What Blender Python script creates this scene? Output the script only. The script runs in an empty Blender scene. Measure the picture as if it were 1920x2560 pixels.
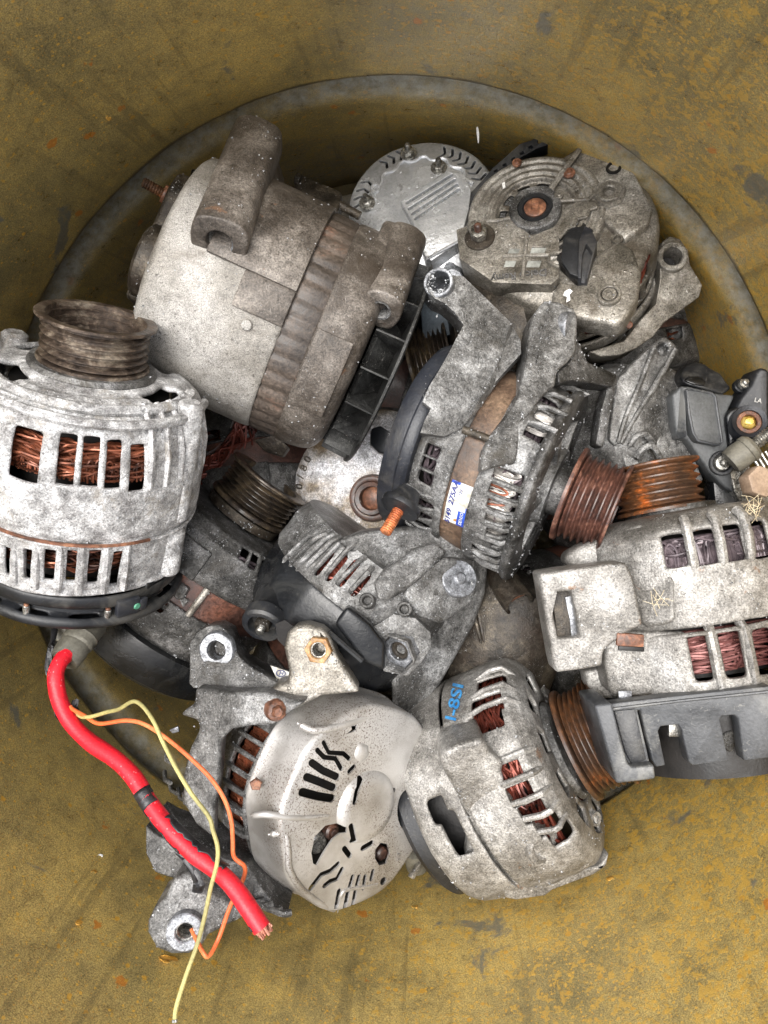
import bpy, bmesh, math, random
import numpy as np
from mathutils import Vector, Matrix, noise
random.seed(7)
scene = bpy.context.scene
# ---------------------------------------------------------------- camera, sky, sun, exposure
PI = math.pi
R = math.radians
FPX = 1848.0                       # focal length in photo pixels (photo 1920 x 2560)
SC = 3430.0                        # pixels per metre at the level of the drum's hoop
D0 = FPX / SC
CAMZ = 1.0
cam_d = bpy.data.cameras.new('camera'); cam = bpy.data.objects.new('camera', cam_d)
scene.collection.objects.link(cam); scene.camera = cam
cam.location = (0, 0, CAMZ); cam.rotation_euler = (0, 0, 0)
cam_d.sensor_fit = 'VERTICAL'; cam_d.sensor_height = 24.0; cam_d.lens = 24.0 * FPX / 2560.0
cam_d.clip_start = 0.01; cam_d.clip_end = 500
scene.render.resolution_x = 768; scene.render.resolution_y = 1024
SUN_EL = R(77)      # overcast: very soft sun, almost overhead
w = bpy.data.worlds.new('World'); scene.world = w; w.use_nodes = True
nt = w.node_tree; nt.nodes.clear()
sky = nt.nodes.new('ShaderNodeTexSky'); sky.sky_type = 'NISHITA'; sky.sun_disc = False
sky.sun_elevation = SUN_EL; sky.sun_rotation = R(-68); sky.dust_density = 6; sky.air_density = 1.0; sky.ozone_density = 1
hs = nt.nodes.new('ShaderNodeHueSaturation'); hs.inputs['Saturation'].default_value = 0.28
bg = nt.nodes.new('ShaderNodeBackground'); bg.inputs['Strength'].default_value = 0.15
wo = nt.nodes.new('ShaderNodeOutputWorld')
nt.links.new(sky.outputs[0], hs.inputs['Color']); nt.links.new(hs.outputs[0], bg.inputs[0]); nt.links.new(bg.outputs[0], wo.inputs[0])
sd = bpy.data.lights.new('sun', 'SUN'); sd.energy = 1.3; sd.angle = R(50); sd.color = (1.0, 0.97, 0.92)
so = bpy.data.objects.new('sun', sd); scene.collection.objects.link(so)
sun_dir = Vector((math.cos(SUN_EL) * math.sin(R(-68)), math.cos(SUN_EL) * math.cos(R(-68)), math.sin(SUN_EL)))
so.rotation_euler = sun_dir.to_track_quat('Z', 'Y').to_euler()
so.location = (0.5, 0.5, 3)
vs = scene.view_settings; vs.view_transform = 'Standard'; vs.look = 'None'; vs.gamma = 1; vs.use_curve_mapping = False
vs.exposure = 1.0
# ---------------------------------------------------------------- geometry helpers
def Q(u, v, h=0.0):
    """photo pixel + height (in hoop-level pixels, towards the camera) -> world point"""
    d = D0 - h / SC
    return Vector(((u - 960) * d / FPX, -(v - 1280) * d / FPX, CAMZ - d))
class F:
    """local frame; one unit = one photo pixel at the frame's own distance"""
    def __init__(s, u, v, h, ax, up=(0, 0, 1), k=None):
        s.o = Q(u, v, h); s.Z = Vector((ax[0], -ax[1], ax[2])).normalized()
        upv = Vector((up[0], -up[1], up[2])); s.X = (upv - s.Z * upv.dot(s.Z)).normalized(); s.Y = s.Z.cross(s.X)
        s.k = k or (D0 - h / SC) / FPX
    def p(s, x, y, z): return s.o + (s.X * x + s.Y * y + s.Z * z) * s.k
    def c(s, t, r, z): t = R(t); return s.p(math.cos(t) * r, math.sin(t) * r, z)
    def ray(s, u, v):
        d = Vector(((u - 960) / FPX, -(v - 1280) / FPX, -1)); o = Vector((0, 0, CAMZ)) - s.o
        return Vector((o.dot(s.X), o.dot(s.Y), o.dot(s.Z))) / s.k, Vector((d.dot(s.X), d.dot(s.Y), d.dot(s.Z)))
    def tz(s, u, v, r):
        o, d = s.ray(u, v); a = d.x**2 + d.y**2; b = 2 * (o.x * d.x + o.y * d.y); c = o.x**2 + o.y**2 - r * r
        q = b * b - 4 * a * c
        t = (-b - math.sqrt(max(q, 0))) / (2 * a); P = o + d * t
        return math.degrees(math.atan2(P.y, P.x)), P.z
    def pl(s, u, v, z=0):
        o, d = s.ray(u, v); t = (z - o.z) / d.z; P = o + d * t
        return P.x, P.y
    def hit(s, u, v, z=0):
        x, y = s.pl(u, v, z); return s.p(x, y, z)
    def sub(s, x, y, z, ax=None, up=None):
        g = F.__new__(F); g.o = s.p(x, y, z); g.k = s.k
        if ax is None: g.X, g.Y, g.Z = s.X.copy(), s.Y.copy(), s.Z.copy(); return g
        g.Z = (s.X * ax[0] + s.Y * ax[1] + s.Z * ax[2]).normalized()
        u_ = s.Z if up is None else s.X * up[0] + s.Y * up[1] + s.Z * up[2]
        if abs(u_.dot(g.Z)) > .98: u_ = s.X
        g.X = (u_ - g.Z * u_.dot(g.Z)).normalized(); g.Y = g.Z.cross(g.X); return g
    def radial(s, t, r, z):
        a = R(t); return s.sub(math.cos(a) * r, math.sin(a) * r, z, (math.cos(a), math.sin(a), 0))
def fw(P, Zv, k, up=Vector((0, 0, 1))):
    g = F.__new__(F); g.o = Vector(P); g.k = k; g.Z = Vector(Zv).normalized(); u_ = Vector(up)
    if abs(u_.dot(g.Z)) > .98: u_ = Vector((0, 1, 0))
    g.X = (u_ - g.Z * u_.dot(g.Z)).normalized(); g.Y = g.Z.cross(g.X); return g
def merge(*ms):
    V = []; Fc = []
    for v, f in ms:
        b = len(V); V += list(v); Fc += [[i + b for i in q] for q in f]
    return V, Fc
def grid(rows, closed_u=True, cap0=False, cap1=False):
    n = len(rows[0]); V = [p for r in rows for p in r]; Fc = []
    for i in range(len(rows) - 1):
        for j in range(n if closed_u else n - 1):
            k = (j + 1) % n; Fc.append([i * n + j, i * n + k, (i + 1) * n + k, (i + 1) * n + j])
    if cap0: Fc.append(list(range(n))[::-1])
    if cap1: b = (len(rows) - 1) * n; Fc.append([b + j for j in range(n)])
    return V, Fc
def lathe(fr, prof, seg=56, wob=0, cap0=False, cap1=False, rf=None):
    rows = []
    for i, (r, z) in enumerate(prof):
        row = []
        for j in range(seg):
            t = 360 * j / seg; rr = r
            if rf: rr = rf(t, r, z)
            if wob: rr += wob * noise.noise(Vector((math.cos(R(t)) * 2, math.sin(R(t)) * 2, z * .02 + r * .01)))
            row.append(fr.c(t, max(rr, .01), z))
        rows.append(row)
    return grid(rows, True, cap0, cap1)
def shell(fr, prof, holes=(), step=9, wob=1.5, rf=None, t0=0, t1=360, rows_step=None):
    """surface of revolution with openings. holes: (th0, th1, a0, a1, 'z' or 'r')"""
    full = (t1 - t0) >= 359.9
    T = set(); n = round((t1 - t0) / step)
    base = [t0 + (t1 - t0) * i / n for i in range(n + 1)]
    must = []
    H = []
    for h in holes:
        a, b = h[0], h[1]
        if a > b: a, b = b, a
        while a < t0 - .01: a += 360; b += 360
        while a >= t0 + 360: a -= 360; b -= 360
        c, d = min(h[2], h[3]), max(h[2], h[3]); H.append((a, b, c, d, h[4] if len(h) > 4 else 'z'))
        e = min((b - a) * .5, 7.0)
        must += [a, a + e, b - e, b]
    must = [m if m < t1 - 1e-6 or not full else m - 360 for m in must]
    T = sorted(set(round(m, 3) for m in must)); T2 = []
    for m in T:
        if not T2 or m - T2[-1] > .35: T2.append(m)
    T = T2[:]
    for b_ in base:
        if all(abs(b_ - m) > step * .45 for m in T2): T.append(b_)
    T = sorted(T)
    if not full:
        if T[0] > t0 + .5: T.insert(0, t0)
        if T[-1] < t1 - .5: T.append(t1)
    # rows
    P = []
    for i in range(len(prof) - 1):
        (r0, z0), (r1, z1) = prof[i], prof[i + 1]; cuts = [0.0]
        for (a, b, c, d, kd) in H:
            e = min((d - c) * .5, 20)
            for val in (c, c + e, d - e, d):
                A, B = (z0, z1) if kd == 'z' else (r0, r1)
                if kd == 'z' and abs(z1 - z0) < abs(r1 - r0) * .6: continue
                if kd == 'r' and abs(r1 - r0) < abs(z1 - z0) * .6: continue
                if abs(B - A) > 1e-6:
                    t = (val - A) / (B - A)
                    if 0.02 < t < .98: cuts.append(t)
        cuts = sorted(cuts); L = math.hypot(r1 - r0, z1 - z0); c2 = []
        for t in cuts:
            if not c2 or (t - c2[-1]) * L > 2.0: c2.append(t)
        for q in range(len(c2)):
            ta = c2[q]; tb = c2[q + 1] if q + 1 < len(c2) else 1.0
            m = max(1, int((tb - ta) * L / 26)); 
            for s_ in range(m):
                t = ta + (tb - ta) * s_ / m; P.append((r0 + (r1 - r0) * t, z0 + (z1 - z0) * t))
    P.append(prof[-1])
    V = []; nT = len(T)
    for (r, z) in P:
        for t in T:
            rr = r if rf is None else rf(t, r, z)
            d = noise.noise(Vector((math.cos(R(t)) * 3.1, math.sin(R(t)) * 3.1, z * .02 + r * .013))) * wob
            V.append(fr.c(t, rr + d, z + d * .5))
    Fc = []
    for i in range(len(P) - 1):
        for j in range(nT if full else nT - 1):
            ta = T[j]; tb = T[(j + 1) % nT] if j + 1 < nT else T[0] + 360; tm = (ta + tb) / 2
            zm = (P[i][1] + P[i + 1][1]) / 2; rm = (P[i][0] + P[i + 1][0]) / 2
            vert = abs(P[i + 1][1] - P[i][1]) >= abs(P[i + 1][0] - P[i][0]) * .6
            hole = False
            for (a, b, c, d, kd) in H:
                if any(a < tm + o < b for o in (0, 360, -360)):
                    if kd == 'z' and vert and c < zm < d: hole = True
                    if kd == 'r' and not (abs(P[i + 1][0] - P[i][0]) < abs(P[i + 1][1] - P[i][1]) * .6) and c < rm < d: hole = True
            if hole: continue
            k = (j + 1) % nT; Fc.append([i * nT + j, i * nT + k, (i + 1) * nT + k, (i + 1) * nT + j])
    return V, Fc
def tube(pts, rad, seg=7, closed=False, cap=True, rw=0):
    """rad in metres (number or list)"""
    n = len(pts); rows = []; N = None
    for i, p in enumerate(pts):
        a = pts[(i - 1) % n] if (closed or i) else p; b = pts[(i + 1) % n] if (closed or i < n - 1) else p
        T = (b - a).normalized() if (b - a).length > 1e-9 else Vector((0, 0, 1))
        if N is None:
            N = T.orthogonal().normalized()
        N = (N - T * N.dot(T)).normalized(); B = T.cross(N)
        r = rad[i] if isinstance(rad, (list, tuple)) else rad
        rows.append([p + (N * math.cos(2 * PI * j / seg) + B * math.sin(2 * PI * j / seg)) * r * (1 + rw * noise.noise(p * 90 + Vector((j, 0, 0)))) for j in range(seg)])
    if closed: rows.append(rows[0])
    return grid(rows, True, cap and not closed, cap and not closed)
def smooth_path(pts, n=6):
    out = []; m = len(pts)
    for i in range(m - 1):
        p0 = pts[max(i - 1, 0)]; p1 = pts[i]; p2 = pts[i + 1]; p3 = pts[min(i + 2, m - 1)]
        for k in range(n):
            t = k / n
            out.append(0.5 * ((2 * p1) + (p2 - p0) * t + (2 * p0 - 5 * p1 + 4 * p2 - p3) * t * t + (3 * p1 - p0 - 3 * p2 + p3) * t**3))
    out.append(pts[-1]); return out
def prism(top, vec, taper=0.0):
    """closed prism: top = world points, vec = extrusion vector"""
    c = sum(top, Vector()) / len(top)
    bot = [p + vec + (c - p) * (-taper) for p in top]; n = len(top)
    V = list(top) + bot; Fc = [list(range(n)), [n + i for i in range(n)][::-1]]
    for i in range(n): k = (i + 1) % n; Fc.append([i, n + i, n + k, k])
    return V, Fc
def pxprism(uvh, depth, h=None, vec=None, taper=0):
    if len(uvh[0]) == 3 and len(uvh) > 3:        # keep the traced face flat: least-squares plane through its heights
        A_ = np.array([(p[0], p[1], 1) for p in uvh]); co = np.linalg.lstsq(A_, np.array([p[2] for p in uvh]), rcond=None)[0]
        uvh = [(p[0], p[1], float(co[0] * p[0] + co[1] * p[1] + co[2])) for p in uvh]
    pts = [Q(*p) if len(p) == 3 else Q(p[0], p[1], h) for p in uvh]
    return prism(pts, vec if vec is not None else Vector((0, 0, -depth / SC)), taper)
def planeh(pts, u, v):
    A_ = np.array([(p[0], p[1], 1) for p in pts]); co = np.linalg.lstsq(A_, np.array([p[2] for p in pts]), rcond=None)[0]; return float(co[0] * u + co[1] * v + co[2])
def plate(fr, uv, z, thick, taper=0):
    """outline traced through the lens on the frame's plane z, given real thickness behind it"""
    return prism([fr.hit(u, v, z) for u, v in uv], -fr.Z * thick * fr.k, taper)
def lprism(fr, xy, z0, z1, taper=0):
    return prism([fr.p(x, y, z1) for x, y in xy], -fr.Z * (z1 - z0) * fr.k, taper)
def box(fr, x0, x1, y0, y1, z0, z1): return lprism(fr, [(x0, y0), (x1, y0), (x1, y1), (x0, y1)], z0, z1)
def ngon(n, r, rot=0, cx=0, cy=0, rx=None): return [(cx + r * math.cos(2 * PI * i / n + R(rot)), cy + (rx or r) * math.sin(2 * PI * i / n + R(rot))) for i in range(n)]
def ring(fr, ro, ri, z0, z1, seg=36, bev=2):
    """ring with a bore from z1 down to z0"""
    return lathe(fr, [(ri, z0), (ri, z1 - bev), (ri + bev, z1), (ro - bev, z1), (ro, z1 - bev), (ro, z0), (ri, z0)], seg)
def cup(fr, ro, ri, z0, z1, floor, seg=40, bev=2, wob=0):
    """solid round boss with a blind bore down to floor"""
    return lathe(fr, [(.01, floor), (ri * .9, floor), (ri, floor + 1), (ri, z1 - bev), (ri + bev, z1), (ro - bev, z1), (ro, z1 - bev), (ro, z0), (.01, z0)], seg, wob)
def disc(fr, r, z0, z1, seg=40, bev=2, wob=0):
    return lathe(fr, [(.01, z1), (max(r - bev, .02), z1), (r, z1 - bev), (r, z0), (.01, z0)], seg, wob)
def thread(fr, r, z0, z1, pitch=5.0, seg=20):
    pr = [(.01, z0)]; z = z0; n = max(2, int((z1 - z0) / pitch))
    for i in range(n):
        a = z0 + (z1 - z0) * i / n; b = z0 + (z1 - z0) * (i + 1) / n
        pr += [(r * .84, a), (r, (a + b) / 2)]
    pr += [(r * .84, z1), (r * .6, z1 + 1.5), (.01, z1 + 1.5)]
    return lathe(fr, pr, seg)
def hexp(fr, r, z0, z1, bore=0, rot=0):
    m = [lprism(fr, ngon(6, r, rot), z0, z1)]
    if bore: m = [grid([[fr.p(x, y, z0) for x, y in hexring(r, rot)], [fr.p(x, y, z1 - 2) for x, y in hexring(r, rot)], [fr.p(x * .95, y * .95, z1) for x, y in hexring(r, rot)],
                        [fr.p(x, y, z1) for x, y in ngon(36, bore + 2, rot)], [fr.p(x, y, z1 - 2) for x, y in ngon(36, bore, rot)], [fr.p(x, y, z0) for x, y in ngon(36, bore, rot)]])]
    return merge(*m)
def hexring(r, rot):
    o = []; c = ngon(6, r, rot)
    for i in range(6):
        a = c[i]; b = c[(i + 1) % 6]
        for k in range(6): t = k / 6; o.append((a[0] + (b[0] - a[0]) * t, a[1] + (b[1] - a[1]) * t))
    return o
def pulley_prof(r, z0, z1, n=6, rf=None, rb=None, inner=.72, depth=None, groove=.13):
    rf = rf or r * 1.1; rb = rb or r * 1.06; depth = depth or (z1 - z0) * .7; ri = r * inner
    pr = [(.01, z1 - depth), (ri * .98, z1 - depth), (ri, z1 - depth + 2), (ri + 2, z1 - 1), (ri + 4, z1), (rf - 2, z1), (rf, z1 - 2), (rf, z1 - 6), (rf - 4, z1 - 9)]
    za = z1 - 11; zb = z0 + 12; w_ = (za - zb) / n
    for i in range(n):
        a = za - w_ * i
        pr += [(r * (1 - groove), a - w_ * .12), (r * (1 - groove), a - w_ * .3), (r - 1, a - w_ * .62), (r, a - w_ * .7), (r - 1, a - w_ * .8)]
    pr += [(r * (1 - groove), zb), (rb - 3, zb - 2), (rb, zb - 5), (rb, z0), (.01, z0)]
    return pr
def winding(fr, r, z0, z1, n=30, wire=3.2, dr=12, steps=110, seed=1, t0=0, t1=360, freq=9):
    """bundle of enamelled wire running round the stator's end"""
    rnd = random.Random(seed); ms = []; full = t1 - t0 > 359
    for i in range(n):
        zc = z0 + (z1 - z0) * (i + .5) / n; ph = rnd.uniform(0, 6.28); am = (z1 - z0) * rnd.uniform(.06, .2); fq = freq * rnd.choice((.5, 1, 1, 1.5)); rr = r - rnd.uniform(0, dr)
        pts = []
        for k in range(steps):
            t = t0 + (t1 - t0) * k / (steps if full else steps - 1)
            a = R(t) * fq + ph
            z = zc + am * math.sin(a) + am * .3 * math.sin(a * 2.3)
            z = min(max(z, z0), z1)
            pts.append(fr.c(t, rr + dr * .5 * math.cos(a * 1.0 + i), z))
        ms.append(tube(pts, wire * fr.k, 5, full))
    return merge(*ms)
def loops(fr, r, zc, hz, n=60, wire=3.2, w_=6, t0=0, t1=360, dr=10, seed=3):
    """hairpin loops of wire standing on the stator's end"""
    rnd = random.Random(seed); ms = []
    for i in range(n):
        t = t0 + (t1 - t0) * (i + rnd.uniform(-.3, .3)) / n; hh = hz * rnd.uniform(.8, 1.1); r0 = r - rnd.uniform(0, dr); sl = rnd.uniform(-3, 3)
        pts = [fr.c(t - w_ / 2, r0, zc), fr.c(t - w_ / 2 + sl * .4, r0, zc + hh * .7), fr.c(t + sl * .7, r0 - 2, zc + hh), fr.c(t + w_ / 2 + sl, r0, zc + hh * .7), fr.c(t + w_ / 2, r0, zc)]
        ms.append(tube(smooth_path(pts, 3), wire * fr.k, 5))
    return merge(*ms)
def text_mesh(s, fr, size, x=0, y=0, z=0, depth=1.0, rot=0, align='CENTER', bold=0.0, shear=0):
    cu = bpy.data.curves.new('t', 'FONT'); cu.body = s; cu.size = size; cu.extrude = depth; cu.align_x = align; cu.align_y = 'CENTER'; cu.offset = bold; cu.shear = shear
    cu.resolution_u = 3
    o = bpy.data.objects.new('t', cu); me = bpy.data.meshes.new_from_object(o)
    c_, s_ = math.cos(R(rot)), math.sin(R(rot))
    V = [fr.p(x + v.co.x * c_ - v.co.y * s_, y + v.co.x * s_ + v.co.y * c_, z + v.co.z) for v in me.vertices]
    Fc = [list(p.vertices) for p in me.polygons]
    bpy.data.objects.remove(o); bpy.data.curves.remove(cu); bpy.data.meshes.remove(me)
    return V, Fc
def rough_pts(fr, pts, amp): return pts
def to_mesh(name, geo):
    me = bpy.data.meshes.new(name); me.from_pydata([tuple(v) for v in geo[0]], [], geo[1]); me.update(); return me
def clean(me, merge_d=1e-6):
    bm = bmesh.new(); bm.from_mesh(me); bmesh.ops.remove_doubles(bm, verts=bm.verts, dist=merge_d)
    bmesh.ops.recalc_face_normals(bm, faces=bm.faces); bm.to_mesh(me); bm.free()
def cut(geo, cutters):
    """real openings: boolean difference, geometry in, geometry out"""
    a = to_mesh('a', geo); clean(a); oa = bpy.data.objects.new('a', a); scene.collection.objects.link(oa); tmp = []
    for g in cutters:
        b = to_mesh('b', g); clean(b); ob = bpy.data.objects.new('b', b); scene.collection.objects.link(ob); tmp.append(ob)
        m = oa.modifiers.new('m', 'BOOLEAN'); m.operation = 'DIFFERENCE'; m.object = ob; m.solver = 'EXACT'
    bpy.context.view_layer.update()
    dg = bpy.context.evaluated_depsgraph_get(); me = bpy.data.meshes.new_from_object(oa.evaluated_get(dg))
    out = ([v.co.copy() for v in me.vertices], [list(p.vertices) for p in me.polygons])
    for o in tmp + [oa]:
        d = o.data; bpy.data.objects.remove(o); bpy.data.meshes.remove(d)
    bpy.data.meshes.remove(me); return out
def slotcut(fr, pts, w_, z0, z1):
    """cutter: rounded slot following local xy points"""
    out = []; n = len(pts)
    L = []; Rr = []
    for i, p in enumerate(pts):
        a = Vector(pts[max(i - 1, 0)]); b = Vector(pts[min(i + 1, n - 1)]); t = (b - a).normalized(); nn = Vector((-t.y, t.x))
        L.append(Vector(p) + nn * w_ / 2); Rr.append(Vector(p) - nn * w_ / 2)
    def capp(c, d):
        a0 = math.atan2(d.y, d.x); return [Vector(c) + Vector((math.cos(a0 + R(x)), math.sin(a0 + R(x)))) * w_ / 2 for x in (-60, -30, 0, 30, 60)]
    e = (Vector(pts[-1]) - Vector(pts[-2])); s_ = (Vector(pts[0]) - Vector(pts[1]))
    poly = Rr + capp(pts[-1], e) + L[::-1] + capp(pts[0], s_)
    return lprism(fr, [(p.x, p.y) for p in poly], z0, z1)
class T:
    """one thing: an Empty at its base that parents its parts"""
    def __init__(s, name, label, cat, org, group=None):
        s.o = bpy.data.objects.new(name, None); scene.collection.objects.link(s.o); s.o.location = org; s.org = Vector(org)
        s.o.empty_display_size = .02
        s.o['label'] = label; s.o['category'] = cat
        if group: s.o['group'] = group
    def part(s, name, geo, mat, parent=None, bevel=0, bseg=2, solid=0, sub=0, disp=0, ang=38, label=None, bang=28, jit=0):
        return make(name, geo, mat, s.org, parent or s.o, bevel, bseg, solid, sub, disp, ang, label, bang, jit)
def make(name, geo, mat, org, parent=None, bevel=0, bseg=2, solid=0, sub=0, disp=0, ang=38, label=None, bang=28, jit=0):
    px = D0 / FPX
    me = bpy.data.meshes.new(name); me.from_pydata([tuple(v - org) for v in geo[0]], [], geo[1]); me.update()
    bm = bmesh.new(); bm.from_mesh(me); bmesh.ops.remove_doubles(bm, verts=bm.verts, dist=px * .02)
    bmesh.ops.recalc_face_normals(bm, faces=bm.faces)
    if jit:
        for v in bm.verts:
            v.co += Vector(noise.noise_vector((v.co + org) * 45)) * jit * px
    if bevel:
        ed = [e for e in bm.edges if len(e.link_faces) == 2 and e.calc_face_angle(0) > R(bang)]
        if ed: bmesh.ops.bevel(bm, geom=ed, offset=bevel * px, segments=bseg, profile=.5, affect='EDGES', clamp_overlap=True)
    for f in bm.faces: f.smooth = True
    bm.to_mesh(me); bm.free()
    if not sub: me.set_sharp_from_angle(angle=R(ang))
    me.materials.append(mat)
    o = bpy.data.objects.new(name, me); scene.collection.objects.link(o)
    if parent is None: o.location = org
    else:
        o.parent = parent
        if parent.type != 'EMPTY' or True: o.matrix_parent_inverse = Matrix.Identity(4)
        o.location = (0, 0, 0)
    if solid:
        m = o.modifiers.new('thickness', 'SOLIDIFY'); m.thickness = solid * px; m.offset = -1; m.use_even_offset = False
    if sub:
        m = o.modifiers.new('round', 'SUBSURF'); m.levels = sub; m.render_levels = sub
    if disp:
        tx = bpy.data.textures.new('lumps', 'CLOUDS'); tx.noise_scale = .012; tx.noise_depth = 2
        m = o.modifiers.new('cast_lumps', 'DISPLACE'); m.texture = tx; m.strength = disp * px; m.mid_level = .5
    if label: o['label'] = label
    return o
# ---------------------------------------------------------------- materials
def c(r, g, b):
    f = lambda x: (x / 255 / 12.92) if x / 255 <= .04045 else ((x / 255 + .055) / 1.055)**2.4
    return (f(r), f(g), f(b), 1)
class N:
    def __init__(s, name):
        s.m = bpy.data.materials.new(name); s.m.use_nodes = True; s.t = s.m.node_tree; s.t.nodes.clear()
        s.out = s.n('ShaderNodeOutputMaterial'); s.b = s.n('ShaderNodeBsdfPrincipled'); s.l(s.b.outputs[0], s.out.inputs[0])
        tc = s.n('ShaderNodeTexCoord'); oi = s.n('ShaderNodeObjectInfo'); mu = s.n('ShaderNodeVectorMath'); mu.operation = 'MULTIPLY_ADD'
        s.obj = tc.outputs['Object']; cm = s.n('ShaderNodeCombineXYZ')
        for i in range(3): s.l(oi.outputs['Random'], cm.inputs[i])
        s.l(cm.outputs[0], mu.inputs[0]); mu.inputs[1].default_value = (3.1, 5.3, 7.7); s.l(tc.outputs['Object'], mu.inputs[2]); s.v = mu.outputs[0]
    def n(s, t): return s.t.nodes.new(t)
    def l(s, a, b): s.t.links.new(a, b)
    def noise(s, sc, det=6, ro=.6, dist=0, vec=None, w=None):
        q = s.n('ShaderNodeTexNoise'); q.inputs['Scale'].default_value = sc; q.inputs['Detail'].default_value = det; q.inputs['Roughness'].default_value = ro; q.inputs['Distortion'].default_value = dist
        s.l(vec or s.v, q.inputs['Vector']); return q.outputs['Fac']
    def vor(s, sc, rnd=1, vec=None, feat='F1'):
        q = s.n('ShaderNodeTexVoronoi'); q.feature = feat; q.inputs['Scale'].default_value = sc; q.inputs['Randomness'].default_value = rnd; s.l(vec or s.v, q.inputs['Vector']); return q.outputs['Distance'], q.outputs.get('Color')
    def ramp(s, x, stops, interp='LINEAR'):
        q = s.n('ShaderNodeValToRGB'); q.color_ramp.interpolation = interp; e = q.color_ramp.elements
        while len(e) < len(stops): e.new(.5)
        for i, (p, col) in enumerate(stops):
            e[i].position = p; e[i].color = col if len(col) == 4 else (*col, 1)
        s.l(x, q.inputs[0]); return q.outputs[0]
    def th(s, x, a, b):
        q = s.n('ShaderNodeMapRange'); q.interpolation_type = 'SMOOTHSTEP'; q.inputs[1].default_value = a; q.inputs[2].default_value = b; s.l(x, q.inputs[0]); return q.outputs[0]
    def rng(s, x, lo, hi, a=.3, b=.7):
        q = s.n('ShaderNodeMapRange'); q.inputs[1].default_value = a; q.inputs[2].default_value = b; q.inputs[3].default_value = lo; q.inputs[4].default_value = hi; s.l(x, q.inputs[0]); return q.outputs[0]
    def mul(s, a, b, op='MULTIPLY'):
        q = s.n('ShaderNodeMath'); q.operation = op
        for i, x in enumerate((a, b)):
            if isinstance(x, (int, float)): q.inputs[i].default_value = x
            else: s.l(x, q.inputs[i])
        return q.outputs[0]
    def mix(s, f, a, b, mode='MIX'):
        q = s.n('ShaderNodeMix'); q.data_type = 'RGBA'; q.blend_type = mode
        for i, x in ((0, f), (6, a), (7, b)):
            if isinstance(x, (int, float)): q.inputs[i].default_value = x
            elif isinstance(x, tuple): q.inputs[i].default_value = x if len(x) == 4 else (*x, 1)
            else: s.l(x, q.inputs[i])
        return q.outputs[2]
    def bump(s, hgt, st=.4, dist=.0006, nrm=None):
        q = s.n('ShaderNodeBump'); q.inputs['Strength'].default_value = st; q.inputs['Distance'].default_value = dist; s.l(hgt, q.inputs['Height'])
        if nrm: s.l(nrm, q.inputs['Normal'])
        return q.outputs[0]
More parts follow.
